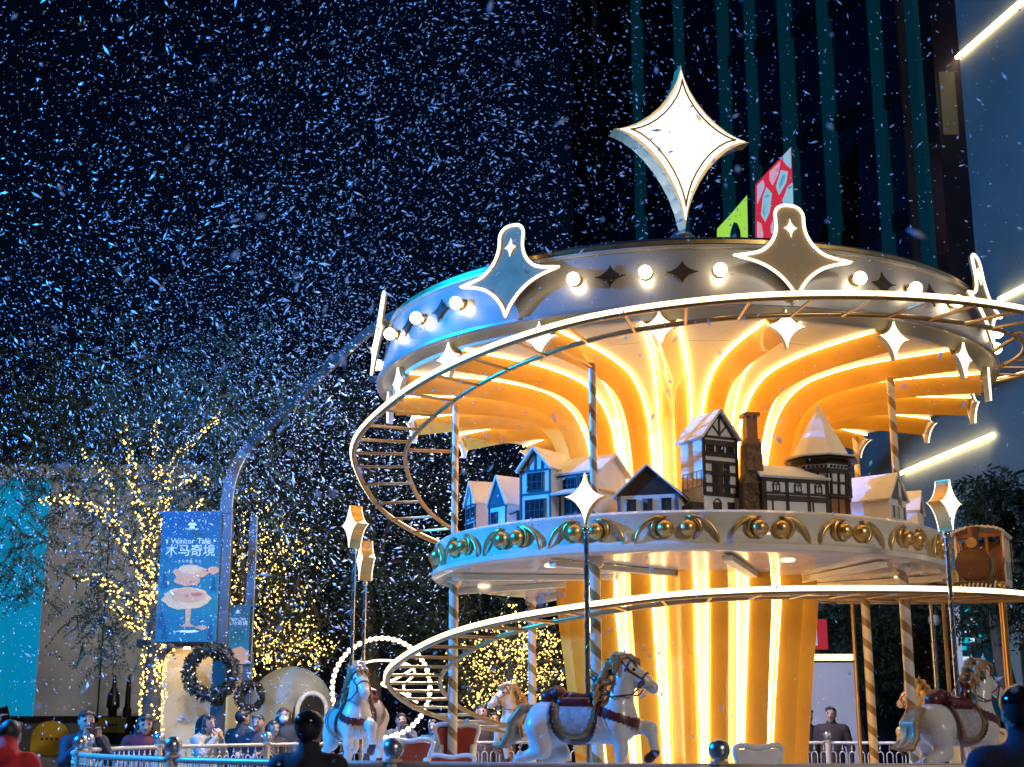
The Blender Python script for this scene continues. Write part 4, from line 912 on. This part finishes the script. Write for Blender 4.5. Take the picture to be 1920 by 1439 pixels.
# hedge curtain of lights in front of dome
YT = 29; b2 = at(545, 1345, YT); b2.z = 0
BR3 = [([b2, A_(545, 1300), A_(548, 1230), A_(550, 1180)], .08, .03), ([A_(548, 1240), A_(500, 1215), A_(480, 1230)], .03, .01), ([A_(548, 1240), A_(590, 1215), A_(612, 1235)], .03, .01), ([A_(548, 1220), A_(520, 1190), A_(505, 1170)], .03, .01), ([A_(548, 1220), A_(575, 1190), A_(600, 1180)], .03, .01)]
CP = []; cloud(545, 1190, 60, 40, 160)
tree('lit_shrub', 'low shrub sprinkled with fairy lights behind the dome hut', b2, BR3, CP, 7, .10, .4, LEAF3, 7, [(p_, .05, .25, 1.6) for p_, a_, c_ in BR3[1:]], 'trees behind the carousel', 'fairy lights over the low shrub behind the dome hut', 34, .35)
# lit tree seen through the carousel
YT = 28; b3 = at(960, 1345, YT); b3.z = 0
BR4 = [([b3, A_(958, 1300), A_(955, 1240), A_(960, 1190)], .09, .03), ([A_(955, 1260), A_(900, 1230), A_(885, 1200)], .04, .01), ([A_(955, 1240), A_(1010, 1210), A_(1055, 1180)], .04, .01), ([A_(958, 1250), A_(1030, 1240), A_(1070, 1250)], .04, .01), ([A_(955, 1230), A_(930, 1190), A_(915, 1165)], .03, .01), ([A_(958, 1290), A_(890, 1290), A_(860, 1320)], .04, .01), ([A_(957, 1290), A_(1000, 1280), A_(1050, 1300)], .04, .01), ([A_(960, 1220), A_(985, 1180), A_(1000, 1160)], .03, .01), ([A_(957, 1300), A_(930, 1315), A_(900, 1330)], .03, .01)]
CP = []; cloud(960, 1220, 70, 55, 330); cloud(890, 1290, 50, 30, 130)
tree('lit_shrub', 'bushy shrub covered in fairy lights seen through the carousel', b3, BR4, CP, 7, .10, .4, LEAF3, 8, [(p_, .08, .26, 1.8) for p_, a_, c_ in BR4[1:]], 'trees behind the carousel', 'thick fairy lights over shrub seen through the carousel', 34, .5)
# dark trees
def dark_tree(label, Y, px, py, rx, ry, n, seed, lm=LEAF2, L=.16):
    global YT, CP, rr
    YT = Y; rr = random.Random(seed); b = at(px, 1345, Y); b.z = 0; CP = []; c = at(px, py, Y); s = Y/F_PX
    br = [([b, (b.x+.1, Y, c.z*.35), (b.x-.1, Y, c.z*.8), (c.x, Y, c.z+ry*s*.4)], .22, .05)]
    lobes = [(rr.uniform(-.75, .75), rr.uniform(-.6, .6), rr.uniform(-.8, .75)) for _ in range(16)]
    for lx, ly, lz in lobes:
        tgt = (c.x+lx*rx*s, Y+ly*rx*s, c.z+lz*ry*s); br.append(([(b.x, Y, c.z-ry*s*.5), (c.x+lx*rx*s*.5, Y+ly*rx*s*.5, c.z+lz*ry*s*.6-.2), tgt], .06, .015))
        for i in range(n//16):
            q = Vector((rr.gauss(0, 1), rr.gauss(0, 1), rr.gauss(0, 1))).normalized()*rr.uniform(.4, 1)**.5; CP.append((tgt[0]+q.x*rx*s*.42, tgt[1]+q.y*rx*s*.42, tgt[2]+q.z*ry*s*.36))
    tree('leafy_tree', label, b, br, CP, 5, L, .55, lm, seed)
dark_tree('tall dark leafy tree rising between lamp post and carousel', 30, 690, 950, 190, 290, 1500, 31)
dark_tree('dark green tree behind the bent lamp arm', 31, 520, 860, 150, 200, 1000, 32, LEAF3)
dark_tree('dark evergreen tree filling the gap behind the left columns', 33, 880, 1050, 150, 190, 1000, 33)
dark_tree('dark broad tree at the back left above the shop wall', 34, 230, 830, 200, 130, 900, 34, LEAF1)
dark_tree('dark tree at the right below the sloping light strip', 24, 1890, 1030, 110, 150, 900, 35)
dark_tree('dark shrubby tree behind the pale display wall', 30, 1600, 1200, 90, 90, 600, 37)
dark_tree('dark tree behind the toy locomotive and striped columns', 31, 1720, 1230, 130, 140, 900, 36)
# ================================================================== RIGHT: TOWER, WALL, SIGNS
TEAL = emis('teal_fin_light', (.0, .075, .115), .20, False); TOW = mat('tower_glass', (.012, .014, .026), .45, .0, .3, .3)
tw = thing('glass_tower', 'dark glass tower with faint teal vertical light fins', 'building', (0, 0, 0))
A, Bq = at(1085, 1340, 48), at(1770, 1340, 36); dirv = Vector((Bq.x-A.x, Bq.y-A.y, 0)); Lw = dirv.length; ang = math.atan2(dirv.y, dirv.x); H_ = 46
Mt = Mloc((A.x, A.y, 0), ang)
MB().box((0, 0, 0), (Lw, 6, H_), 0, 0, Mt @ Matrix.Translation((Lw/2, 3, H_/2))).build('facade', TOW, tw)
def plane_t(px, py):
    r = Vector(ray(px, py)); n_ = Vector((-math.sin(ang), math.cos(ang), 0)); t = (A-Vector((0, 0, CZ))).dot(n_)/r.dot(n_); q = r*t; return (Vector((q.x, q.y, 0))-Vector((A.x, A.y, 0))).dot(dirv.normalized())
for px, w in ((1120, .30), (1205, .32), (1285, .25), (1370, .32), (1422, .26), (1490, .40), (1565, .34), (1662, .28), (1735, .30)):
    u = plane_t(px, 300)
    MB().box((0, 0, 0), (w, .25, H_-.5), 0, 0, Mt @ Matrix.Translation((u, -.127, H_/2))).build('light_fin', TEAL if px > 1200 else TOW, tw)
for i in range(12):
    MB().box((0, 0, 0), (Lw-.1, .12, .5), 0, 0, Mt @ Matrix.Translation((Lw/2, -.06, 4+i*3.6))).build('floor_band', DARKM, tw)
# right-hand building
VPx = 480; dw = Vector((math.tan(math.atan((VPx-960)/F_PX)), 1, 0)).normalized(); P0 = at(1800, 120, 29)
rb_ = thing('hall_building', 'blue grey hall wall with sloping warm light strips at the right', 'building', (0, 0, 0)); WALLB = mat('hall_panel', (.42, .42, .31), .6, 0, .15, .6, .05, 10)
angw = math.atan2(-dw.y, -dw.x)   # towards the camera
Mw = Mloc((P0.x, P0.y, 0), angw); Lr = 24
# local x runs towards the camera, local +y is away from the scene
side = 1 if (Mw.to_3x3() @ Vector((0, 1, 0))).x > 0 else -1
MB().box((0, 0, 0), (Lr, 4, 34), 0, 0, Mw @ Matrix.Translation((Lr/2, side*2, 17))).build('wall', WALLB, rb_)
MB().box((0, 0, 0), (10, 3.9, 4.5), 0, 0, Mw @ Matrix.Translation((-5.01, side*2, 6.75))).build('podium_wall', WALLB, rb_)
MB().box((0, 0, 0), (10, 3.8, 4.49), 0, 0, Mw @ Matrix.Translation((-5.01, side*2.1, 2.245))).build('podium_glazing', TOW, rb_)
def plane_w(px, py):
    n_ = Mw.to_3x3() @ Vector((0, 1, 0)); r = Vector(ray(px, py)); t = (Vector((P0.x, P0.y, CZ))-Vector((0, 0, CZ))).dot(n_)/r.dot(n_); q = r*t+Vector((0, 0, CZ)); return (Mw.inverted() @ q)
LST = emis('facade_strip', (1, .84, .52), 7)
for (xa, ya, xb, yb) in ((1788, 118, 1960, -32), (1690, 889, 1868, 815), (1878, 562, 1990, 505)):
    a, b = plane_w(xa, ya), plane_w(xb, yb); a.y = b.y = -side*.06
    n = 3
    for i in range(n):
        f0, f1 = i/n+.004, (i+1)/n-.004; q0, q1 = a.lerp(b, f0), a.lerp(b, f1)
        MB().tube([Mw @ q0, Mw @ q1], .048, 6).build('light_strip', LST, rb_)
pil = thing('facade_pillar', 'dark brown square pillar between glass tower and blue grey wall', 'pillar', (0, 0, 0))
pp = at(1772, 200, 29.4)
MB().box((pp.x, pp.y, 21.5), (.62, .8, 25)).build('shaft', mat('pillar_brown', (.035, .016, .014), .4, .2, .3, 1.5), pil)
MB().box((pp.x-.05, pp.y-.41, at(1772, 155, 29.4).z-.7), (.34, .05, 1.5)).build('lit_recess', emis('recess_glow', (.35, .25, .12), .12, False), pil)
# green and pink signs above the roof, on the tower podium
GRN = emis('sign_green', (.42, .85, .08), .8); sg_ = thing('green_sign', 'bright lime green angular sign with dark hole above carousel roof', 'sign', (0, 0, 0)); YS = 33
def poly_px(L, Y): return [((q := at(x, y, Y)).x, q.z) for x, y in L]
def tri_panel(pts, Y, m, root, nm='panel', t=.12): MB().prism(poly_px(pts, Y), t, Mloc((0, Y, 0))).build(nm, m, root)
tri_panel([(1345, 470), (1345, 430), (1370, 403), (1376, 415), (1369, 435), (1366, 470)], YS, GRN, sg_); tri_panel([(1370, 403), (1400, 368), (1402, 470), (1391, 470), (1389, 432), (1383, 417), (1376, 415)], YS, GRN, sg_)
tri_panel([(1345, 900), (1402, 900), (1402, 471), (1345, 471)], YS, DARKM, sg_, 'mast', .2); tri_panel([(1371, 446), (1378, 438), (1384, 450), (1380, 470), (1368, 470)], YS-.05, PWH, sg_, 'figure', .02)
pk = thing('mosaic_sign', 'pink and blue stained glass mosaic sign with slanting top', 'sign', (0, 0, 0)); YS = 34
RED = emis('mosaic_red', (.75, .03, .07), .75)
tri_panel([(1417, 470), (1417, 347), (1440, 322), (1483, 277), (1486, 400), (1486, 470)], YS, RED, pk)
CELLS = [('mosaic_sky', (.35, .70, .85), [(1468, 294), (1481, 280), (1482, 318), (1474, 312), (1467, 302)]), ('mosaic_pink', (.85, .45, .65), [(1442, 325), (1462, 305), (1458, 330), (1448, 350), (1442, 340)]), ('mosaic_sky', (.35, .70, .85), [(1463, 322), (1476, 325), (1473, 345), (1460, 368), (1454, 352)]), ('mosaic_blue', (.02, .30, .55), [(1466, 330), (1472, 332), (1469, 345), (1461, 357), (1459, 350)]),
         ('mosaic_lilac', (.62, .52, .80), [(1419, 350), (1430, 340), (1433, 352), (1424, 375), (1419, 385)]), ('mosaic_sky', (.35, .70, .85), [(1436, 354), (1446, 366), (1442, 400), (1434, 418), (1426, 405), (1430, 370)]), ('mosaic_blue', (.02, .30, .55), [(1436, 362), (1442, 370), (1439, 398), (1433, 410), (1429, 402), (1432, 375)]), ('mosaic_sky', (.35, .70, .85), [(1476, 352), (1485, 345), (1486, 385), (1470, 392), (1466, 378)]), ('mosaic_lilac', (.62, .52, .80), [(1452, 408), (1470, 396), (1485, 390), (1485, 440), (1445, 440), (1444, 425)]), ('mosaic_pink', (.85, .45, .65), [(1419, 418), (1426, 422), (1430, 440), (1428, 460), (1419, 460)])]
for nm, c, pts in CELLS: MB().prism(poly_px(pts, YS), .05, Mloc((0, YS-.075, 0))).build('mosaic_piece', emis(nm, c, .7), pk)
tri_panel([(1417, 900), (1486, 900), (1486, 471), (1417, 471)], YS, DARKM, pk, 'mast', .2)
# ground floor at right
YB = 25.5; q0, q1 = at(1505, 1232, YB), at(1604, 1232, YB)
wb = thing('display_wall', 'pale freestanding display wall with glowing yellow top edge', 'wall', ((q0.x+q1.x)/2, YB, 0)); wbw = q1.x-q0.x
MB().box((0, .2, q0.z/2-.05), (wbw, .4, q0.z-.1)).build('wall', mat('display_grey', (.55, .50, .46), .7, 0, .1, 1.5), wb); MB().box((0, .2, q0.z), (wbw+.02, .42, .09)).build('light_edge', emis('yellow_edge', (1, .80, .25), 4), wb)
q = at(1531, 1190, 27); ps = thing('red_poster', 'small red and white lit poster beyond the gold column', 'poster', (q.x, 27, 0))
MB().box((0, 0, q.z), (.40, .06, .56)).build('board', emis('poster_red', (.55, .02, .05), .55), ps); MB().box((-.06, -.035, q.z-.06), (.12, .02, .3)).build('print', PWH, ps); MB().box((0, .06, q.z/2), (.08, .06, q.z)).build('stand', DARKM, ps)
q = at(1836, 1195, 27); sc_ = thing('video_screen', 'cyan glowing video screen behind the right hand horse', 'screen', (q.x, 27, 0))
CYS = emis('screen_cyan', (.0, .50, .62), .9); CYD = emis('screen_dark', (.0, .05, .07), .3, False)
MB().box((0, 0, q.z-.45), (.98, .1, 2.2)).build('panel', CYD, sc_); rs = random.Random(8)
for i in range(26):
    MB().box((rs.uniform(-.38, .38), -.055, q.z-.45+rs.uniform(-1.02, 1.02)), (rs.uniform(.06, .24), .012, rs.uniform(.03, .10))).build('lit_patch', [CYS, emis('screen_pale', (.55, .8, .9), .9)][i % 4 == 3], sc_)
MB().box((-.42, -.055, q.z-.45), (.12, .014, 2.1)).build('lit_edge', emis('screen_lilac', (.40, .45, .65), .7), sc_); MB().box((0, .08, .6), (.3, .06, 1.2)).build('stand', DARKM, sc_)
q = at(1752, 1163, 25); gl = thing('globe_lamp', 'dim round globe lamp on a thin post behind the columns', 'lamp', (q.x, 25, 0)); MB().ball((0, 0, q.z), .11, 12).build('globe', mat('globe_grey', (.4, .37, .33), .3), gl, True); MB().tube([(0, 0, 0), (0, 0, q.z-.1)], .025, 8).build('post', DARKM, gl)
# dark hoarding closing the back of the plaza
hw = MB().box((4, 46, 2.2), (60, .4, 4.4)).build('boundary_wall', mat('hoarding_dark', (.03, .03, .035), .7, 0, .3, .5)); tag(hw, 'long dark boundary wall far behind the carousel', 'wall')
# ================================================================== PEOPLE
SKIN = mat('skin', (.50, .29, .19), .5, 0, .1, 20); HAIR = mat('hair_dark', (.018, .013, .011), .5, 0, .3, 40, .3, 80); LIPS = mat('lips', (.36, .11, .09), .4); MASK = mat('face_mask', (.7, .7, .72), .7)
TROU = mat('trousers_dark', (.025, .025, .03), .8, 0, .3, 20); SHOE = mat('shoes', (.03, .03, .03), .5)
def hand_prims(w, d, up, curl=.5, side=1):
    """palm, four fingers and a thumb; w wrist, d pointing direction, up palm normal"""
    w, d, up = Vector(w), Vector(d).normalized(), Vector(up); up = (up-d*up.dot(d)).normalized(); s = d.cross(up)*side; P = []
    for i in range(4):
        o = s*(.027-.018*i); P.append(('c', w+o*.6, w+o+d*.085, .017, .015, 1))
        L = (.068, .076, .072, .056)[i]; k = w+o+d*.088; m = k+(d*math.cos(curl)+up*math.sin(curl))*L*.55; e = m+(d*math.cos(curl*2)+up*math.sin(curl*2))*L*.5
        P += [('c', k, m, .0105, .0095, 1, .006), ('c', m, e, .0095, .0075, 1, .006)]
    k = w+s*.028+d*.03; m = k+(s*.8+d*.7+up*.3).normalized()*.042; e = m+(d+up*.5).normalized()*.034
    P += [('c', k, m, .014, .011, 1, .008), ('c', m, e, .011, .008, 1, .006)]
    return P
def person(label, px, py_top, Y, yaw, coat, pose='down', H=1.66, hair='short', group=None, mask=False, res=.0135, tilt=0, lean=0, hat=None, pants=None):
    top = at(px, py_top, Y); k = H/1.70
    cm = mat('coat_%02x%02x%02x' % tuple(int(c*255) for c in coat), coat, .8, 0, .3, 12, .25, 50)
    P = []
    def C(a, b, r0, r1, t, kk=None): P.append(('c', a, b, r0, r1, t)+((kk,) if kk else ()))
    def E(c, r, t, kk=None): P.append(('e', c, r, t)+((kk,) if kk else ()))
    # tags: 0 coat 1 skin 2 hair 3 trousers 4 shoes 5 lips 6 eye/dark 7 mask
    for sg in (-1, 1):
        C((sg*.09, 0, .92), (sg*.10, -.01, .50), .095, .065, 3); C((sg*.10, -.01, .50), (sg*.10, .02, .10), .06, .045, 3); C((sg*.10, .03, .05), (sg*.11, -.13, .04), .05, .04, 4, .01)
    C((0, 0, .80), (0, 0, 1.05), .17, .165, 0); E((0, .0, 1.02), (.19, .14, .22), 0); E((0, .01, 1.25), (.205, .145, .22), 0); C((-.15, .01, 1.37), (.15, .01, 1.37), .085, .085, 0); C((0, .01, 1.40), (0, 0, 1.47), .085, .07, 0)
    C((0, .005, 1.43), (0, -.01, 1.52), .052, .05, 1)
    ht = tilt; hy = -.015-.05*ht
    def hd(v): return (v[0], v[1]*math.cos(ht)+(v[2]-1.5)*math.sin(ht), 1.5+(v[2]-1.5)*math.cos(ht)-v[1]*math.sin(ht))
    E(hd((0, -.02, 1.585)), (.076, .092, .112), 1, .015); C(hd((0, -.06, 1.515)), hd((0, -.075, 1.50)), .038, .028, 1, .02)
    C(hd((0, -.108, 1.585)), hd((0, -.122, 1.556)), .011, .016, 1, .012)
    for sg in (-1, 1): E(hd((sg*.078, .0, 1.58)), (.012, .02, .03), 1, .008); E(hd((sg*.032, -.103, 1.595)), (.011, .008, .0075), 6, .003); None
    if mask: E(hd((0, -.092, 1.535)), (.055, .042, .045), 7, .008)
    else: E(hd((0, -.104, 1.525)), (.022, .010, .008), 5, .004)
    E(hd((0, .018, 1.615)), (.088, .098, .098), 2, .008); C(hd((-.04, -.07, 1.665)), hd((.05, -.065, 1.66)), .03, .028, 2, .01)
    if hair == 'long':
        for sg in (-1, 1): C(hd((sg*.07, -.01, 1.63)), (sg*.10, -.02, 1.40), .034, .045, 2, .02); C((sg*.10, -.02, 1.40), (sg*.10, -.09, 1.26), .045, .02, 2, .02)
        C((0, .07, 1.58), (0, .11, 1.32), .085, .07, 2, .02)
    elif hair == 'bun': E(hd((0, .09, 1.68)), (.05, .05, .05), 2, .01)
    if hat == 'cap': E(hd((0, .01, 1.64)), (.096, .11, .082), 6, .006); C(hd((-.04, -.11, 1.645)), hd((.04, -.11, 1.645)), .014, .014, 6, .01)
    if hat == 'hood': C((0, .10, 1.44), (0, .06, 1.50), .10, .085, 0, .02)
    hands = []
    def arm(sg, el, wr, d, up, curl=.6):
        s_ = (sg*.195, .01, 1.37); C(s_, el, .068, .056, 0); C(el, wr, .055, .042, 0); w2 = Vector(wr)+Vector(d).normalized()*.01; C(wr, tuple(w2), .03, .028, 1, .01); hands.append((w2, d, up, curl, -sg))
    phone = None
    if pose == 'down':
        for sg in (-1, 1): arm(sg, (sg*.27, .03, 1.10), (sg*.27, -.06, .87), (0, -.1, -1), (-sg, -.2, 0), .35)
    elif pose == 'phone':
        for sg in (-1, 1): arm(sg, (sg*.25, -.14, 1.17), (sg*.075, -.30, 1.40), (-sg*.25, -.05, 1), (0, -1, .1), .7)
        phone = ((0, -.335, 1.50), (0, 0, 0))
    elif pose == 'mouth':
        for sg in (-1, 1): arm(sg, (sg*.24, -.13, 1.18), (sg*.06, -.20, 1.40), (-sg*.3, .1, 1), (0, 1, .1), .8)
    elif pose == 'up':
        arm(1, (.27, -.12, 1.42), (.22, -.26, 1.62), (-.05, -.1, 1), (-1, -.2, 0), .7); arm(-1, (-.27, .0, 1.12), (-.2, -.14, .95), (0, -.6, -.8), (1, 0, 0), .4); phone = ((.17, -.285, 1.73), (0, 0, .3))
    elif pose == 'rail':
        for sg in (-1, 1): arm(sg, (sg*.26, -.10, 1.14), (sg*.16, -.30, 1.18), (-sg*.3, -.8, -.1), (0, 0, -1), .7)
    mb = blob_mb(P, res, .035)
    for h_ in hands: blob_mb(hand_prims(*h_[:4], side=h_[4]), .0075, .012, mb)
    z0 = top.z-1.70*k
    o = mb.build('person', [cm, SKIN, HAIR, pants or TROU, SHOE, LIPS, EYE, MASK], None, True, None, (top.x, Y, z0), (lean, 0, R_(yaw))); o.scale = (k, k, k); tag(o, label, 'person', group)
    # stand on the ground whatever the height read from the photo
    o.location.z = 0; s_ = top.z/1.70; o.scale = (s_ if abs(s_-k) < .14 else k,)*3
    if phone:
        M = Matrix.Translation(o.location) @ Matrix.Rotation(R_(yaw), 4, 'Z') @ Matrix.Diagonal((*o.scale, 1))
        ph_ = MB().box((0, 0, 0), (.075, .009, .155)); po = ph_.build('mobile_phone', DARKM, None, False, None, M @ Vector(phone[0]), (0, phone[1][2], R_(yaw)))
        tag(po, 'dark mobile phone held up by '+label.split(' ', 1)[0 if False else 1][:0]+'person in '+label.split(' in ')[1].split(' ')[0]+' '+label.split(' in ')[1].split(' ')[1], 'phone', None)
        MB().box((0, -.0052, .0), (.068, .002, .145)).build('back_cover', mat('phone_back', (.10, .05, .05), .3), po); MB().lathe([(0, .003), (.009, .003), (.01, 0)], 8).build('camera_lens', SILVER, po, False, None, (-.02, -.007, .05), (PI/2, 0, 0))
    return o
CR = 'spectators along the fence'
person('person in red coat raising a phone at the plaza edge', 22, 1352, 10.6, 178, (.55, .02, .02), 'up', 1.60, 'short', CR, hat='hood', res=.0135)
person('person in navy coat holding hands to face left of the fence', 163, 1334, 15.2, 30, (.018, .018, .035), 'phone', 1.62, 'short', CR, res=.0135)
person('person in maroon coat with long dark hair and raised chin', 272, 1339, 16.9, 25, (.14, .015, .02), 'down', 1.62, 'long', CR, tilt=-.25, res=.0135)
person('person in beige jacket with hands at mouth beside the lamp post', 388, 1341, 18.2, 65, (.45, .36, .26), 'mouth', 1.62, 'long', CR, res=.0135)
person('person in black jacket turned away below the small wreath', 455, 1332, 20.2, 150, (.03, .025, .022), 'down', 1.66, 'short', CR)
person('person in dark cardigan with pink scarf leaning on fence', 484, 1341, 19.6, -10, (.06, .03, .03), 'rail', 1.60, 'short', CR)
person('person in black hooded coat with long hair before the dome', 512, 1352, 20.3, 40, (.02, .018, .02), 'down', 1.55, 'long', CR)
person('person in white face mask and dark coat before the dome', 532, 1328, 21.6, 10, (.03, .028, .03), 'down', 1.66, 'long', CR, mask=True)
person('person in black cap and dark jacket seen from behind at the front fence', 581, 1338, 8.5, 172, (.012, .012, .016), 'down', 1.60, 'short', None, hat='cap', res=.0135)
person('person in brown jacket standing behind the far fence', 1557, 1326, 22.6, -20, (.05, .025, .02), 'down', 1.68, 'short', CR)
person('person in black coat half hidden by the gold column', 1512, 1330, 22.8, 20, (.02, .018, .018), 'down', 1.66, 'short', CR)
person('person in dark brown coat watching behind the back horse', 903, 1322, 22.6, 0, (.06, .03, .02), 'down', 1.70, 'long', CR)
person('person in rust coat beside another spectator behind the back horse', 925, 1336, 22.9, 10, (.18, .05, .03), 'down', 1.62, 'long', CR)
person('person in grey parka behind the track rungs', 752, 1338, 22.4, 10, (.12, .11, .11), 'phone', 1.64, 'short', CR)
person('person in teal jacket behind the red chariot seat', 812, 1350, 22.2, -10, (.02, .13, .14), 'down', 1.58, 'short', CR)
person('person in dark blue jacket seen from behind at bottom right corner', 1912, 1292, 6.3, 175, (.012, .014, .05), 'down', 1.64, 'short', None, hat='cap', res=.0135)
# ================================================================== SNOW
N = 130000
def flow(p):   # gentle swirl that gives neighbouring flakes a common slant
    a = .9*np.sin(p[:, 0]*.45+p[:, 2]*.3)+.8*np.sin(p[:, 2]*.5-p[:, 0]*.25+1.3)+.4*np.sin(p[:, 1]*.6)
    return a
x = rng.uniform(-13, 9, N); y = rng.uniform(3.0, 27, N); z = rng.uniform(.3, 14.5, N)
dens = np.exp(-((x+.6+.10*(y-14))/3.6)**2)*.95+.20/(1+np.exp((x-1.0)*.9))+.05
dens *= .35+.65/(1+np.exp(-(z-3.6)*1.6))
dens *= .55+.45*np.sin(x*.9+z*.55+y*.2)*np.sin(z*.8-x*.35)+.3
dens *= np.clip(.25+(y-3)/8, .18, 1)
dens = np.where((np.hypot(x-AX, y-AY) < 3.7) & (z < 6.0), 0, dens)
keep = rng.random(N) < dens*.95; pts = np.stack([x, y, z], 1)[keep]; n1 = len(pts)
M2 = 34000; fx = rng.normal(-3.4, 2.6, M2); fy = rng.uniform(9, 24, M2); fz = rng.normal(5.6, 1.5, M2)+.25*(fx+3.4)
ok = (fz > 1.5) & (np.hypot(fx-AX, fy-AY) > 3.8); nx_ = rng.uniform(-2.2, .9, 420); ny_ = rng.uniform(2.2, 6, 420); nz_ = rng.uniform(1.3, 4.2, 420)
pts = np.concatenate([pts, np.stack([fx, fy, fz], 1)[ok]]); n2 = len(pts); pts = np.concatenate([pts, np.stack([nx_, ny_, nz_], 1)]); n = len(pts)
ang = flow(pts)+rng.normal(0, .55, n); d = np.stack([np.cos(ang), rng.normal(0, .35, n), np.sin(ang)], 1); d /= np.linalg.norm(d, axis=1)[:, None]
u = np.cross(d, [0, 1, .1]); u /= np.linalg.norm(u, axis=1)[:, None]; v = np.cross(d, u)
wd = np.exp(rng.normal(math.log(.0050), .48, n)); wd = np.minimum(wd, .016)*np.clip(pts[:, 1]/13, .35, 1.2)
wd[n1:n2] *= .55; wd[n2:] = rng.uniform(.0025, .006, n-n2)
ln = wd*np.exp(rng.normal(.75, .5, n)); ln = np.clip(ln, wd*.9, wd*5)
V = np.stack([pts+d*ln[:, None], pts-d*ln[:, None], pts+u*wd[:, None], pts-u*wd[:, None], pts+v*wd[:, None], pts-v*wd[:, None]], 1).reshape(-1, 3)
T_ = np.array([(0, 2, 4), (2, 1, 4), (1, 3, 4), (3, 0, 4), (2, 0, 5), (1, 2, 5), (3, 1, 5), (0, 3, 5)])
Fs = (np.arange(n)[:, None, None]*6+T_[None]).reshape(-1, 3)
me = bpy.data.meshes.new('snow'); me.from_pydata(V.tolist(), [], Fs.tolist()); me.materials.append(mat('snowflake', (.92, .94, .97), .6, 0, 0, 1, 0, 1, 0, .5)); me.shade_smooth()
sn = link('snow', me); tag(sn, 'wind blown snow flakes filling the night air', 'snow', None, 'stuff')
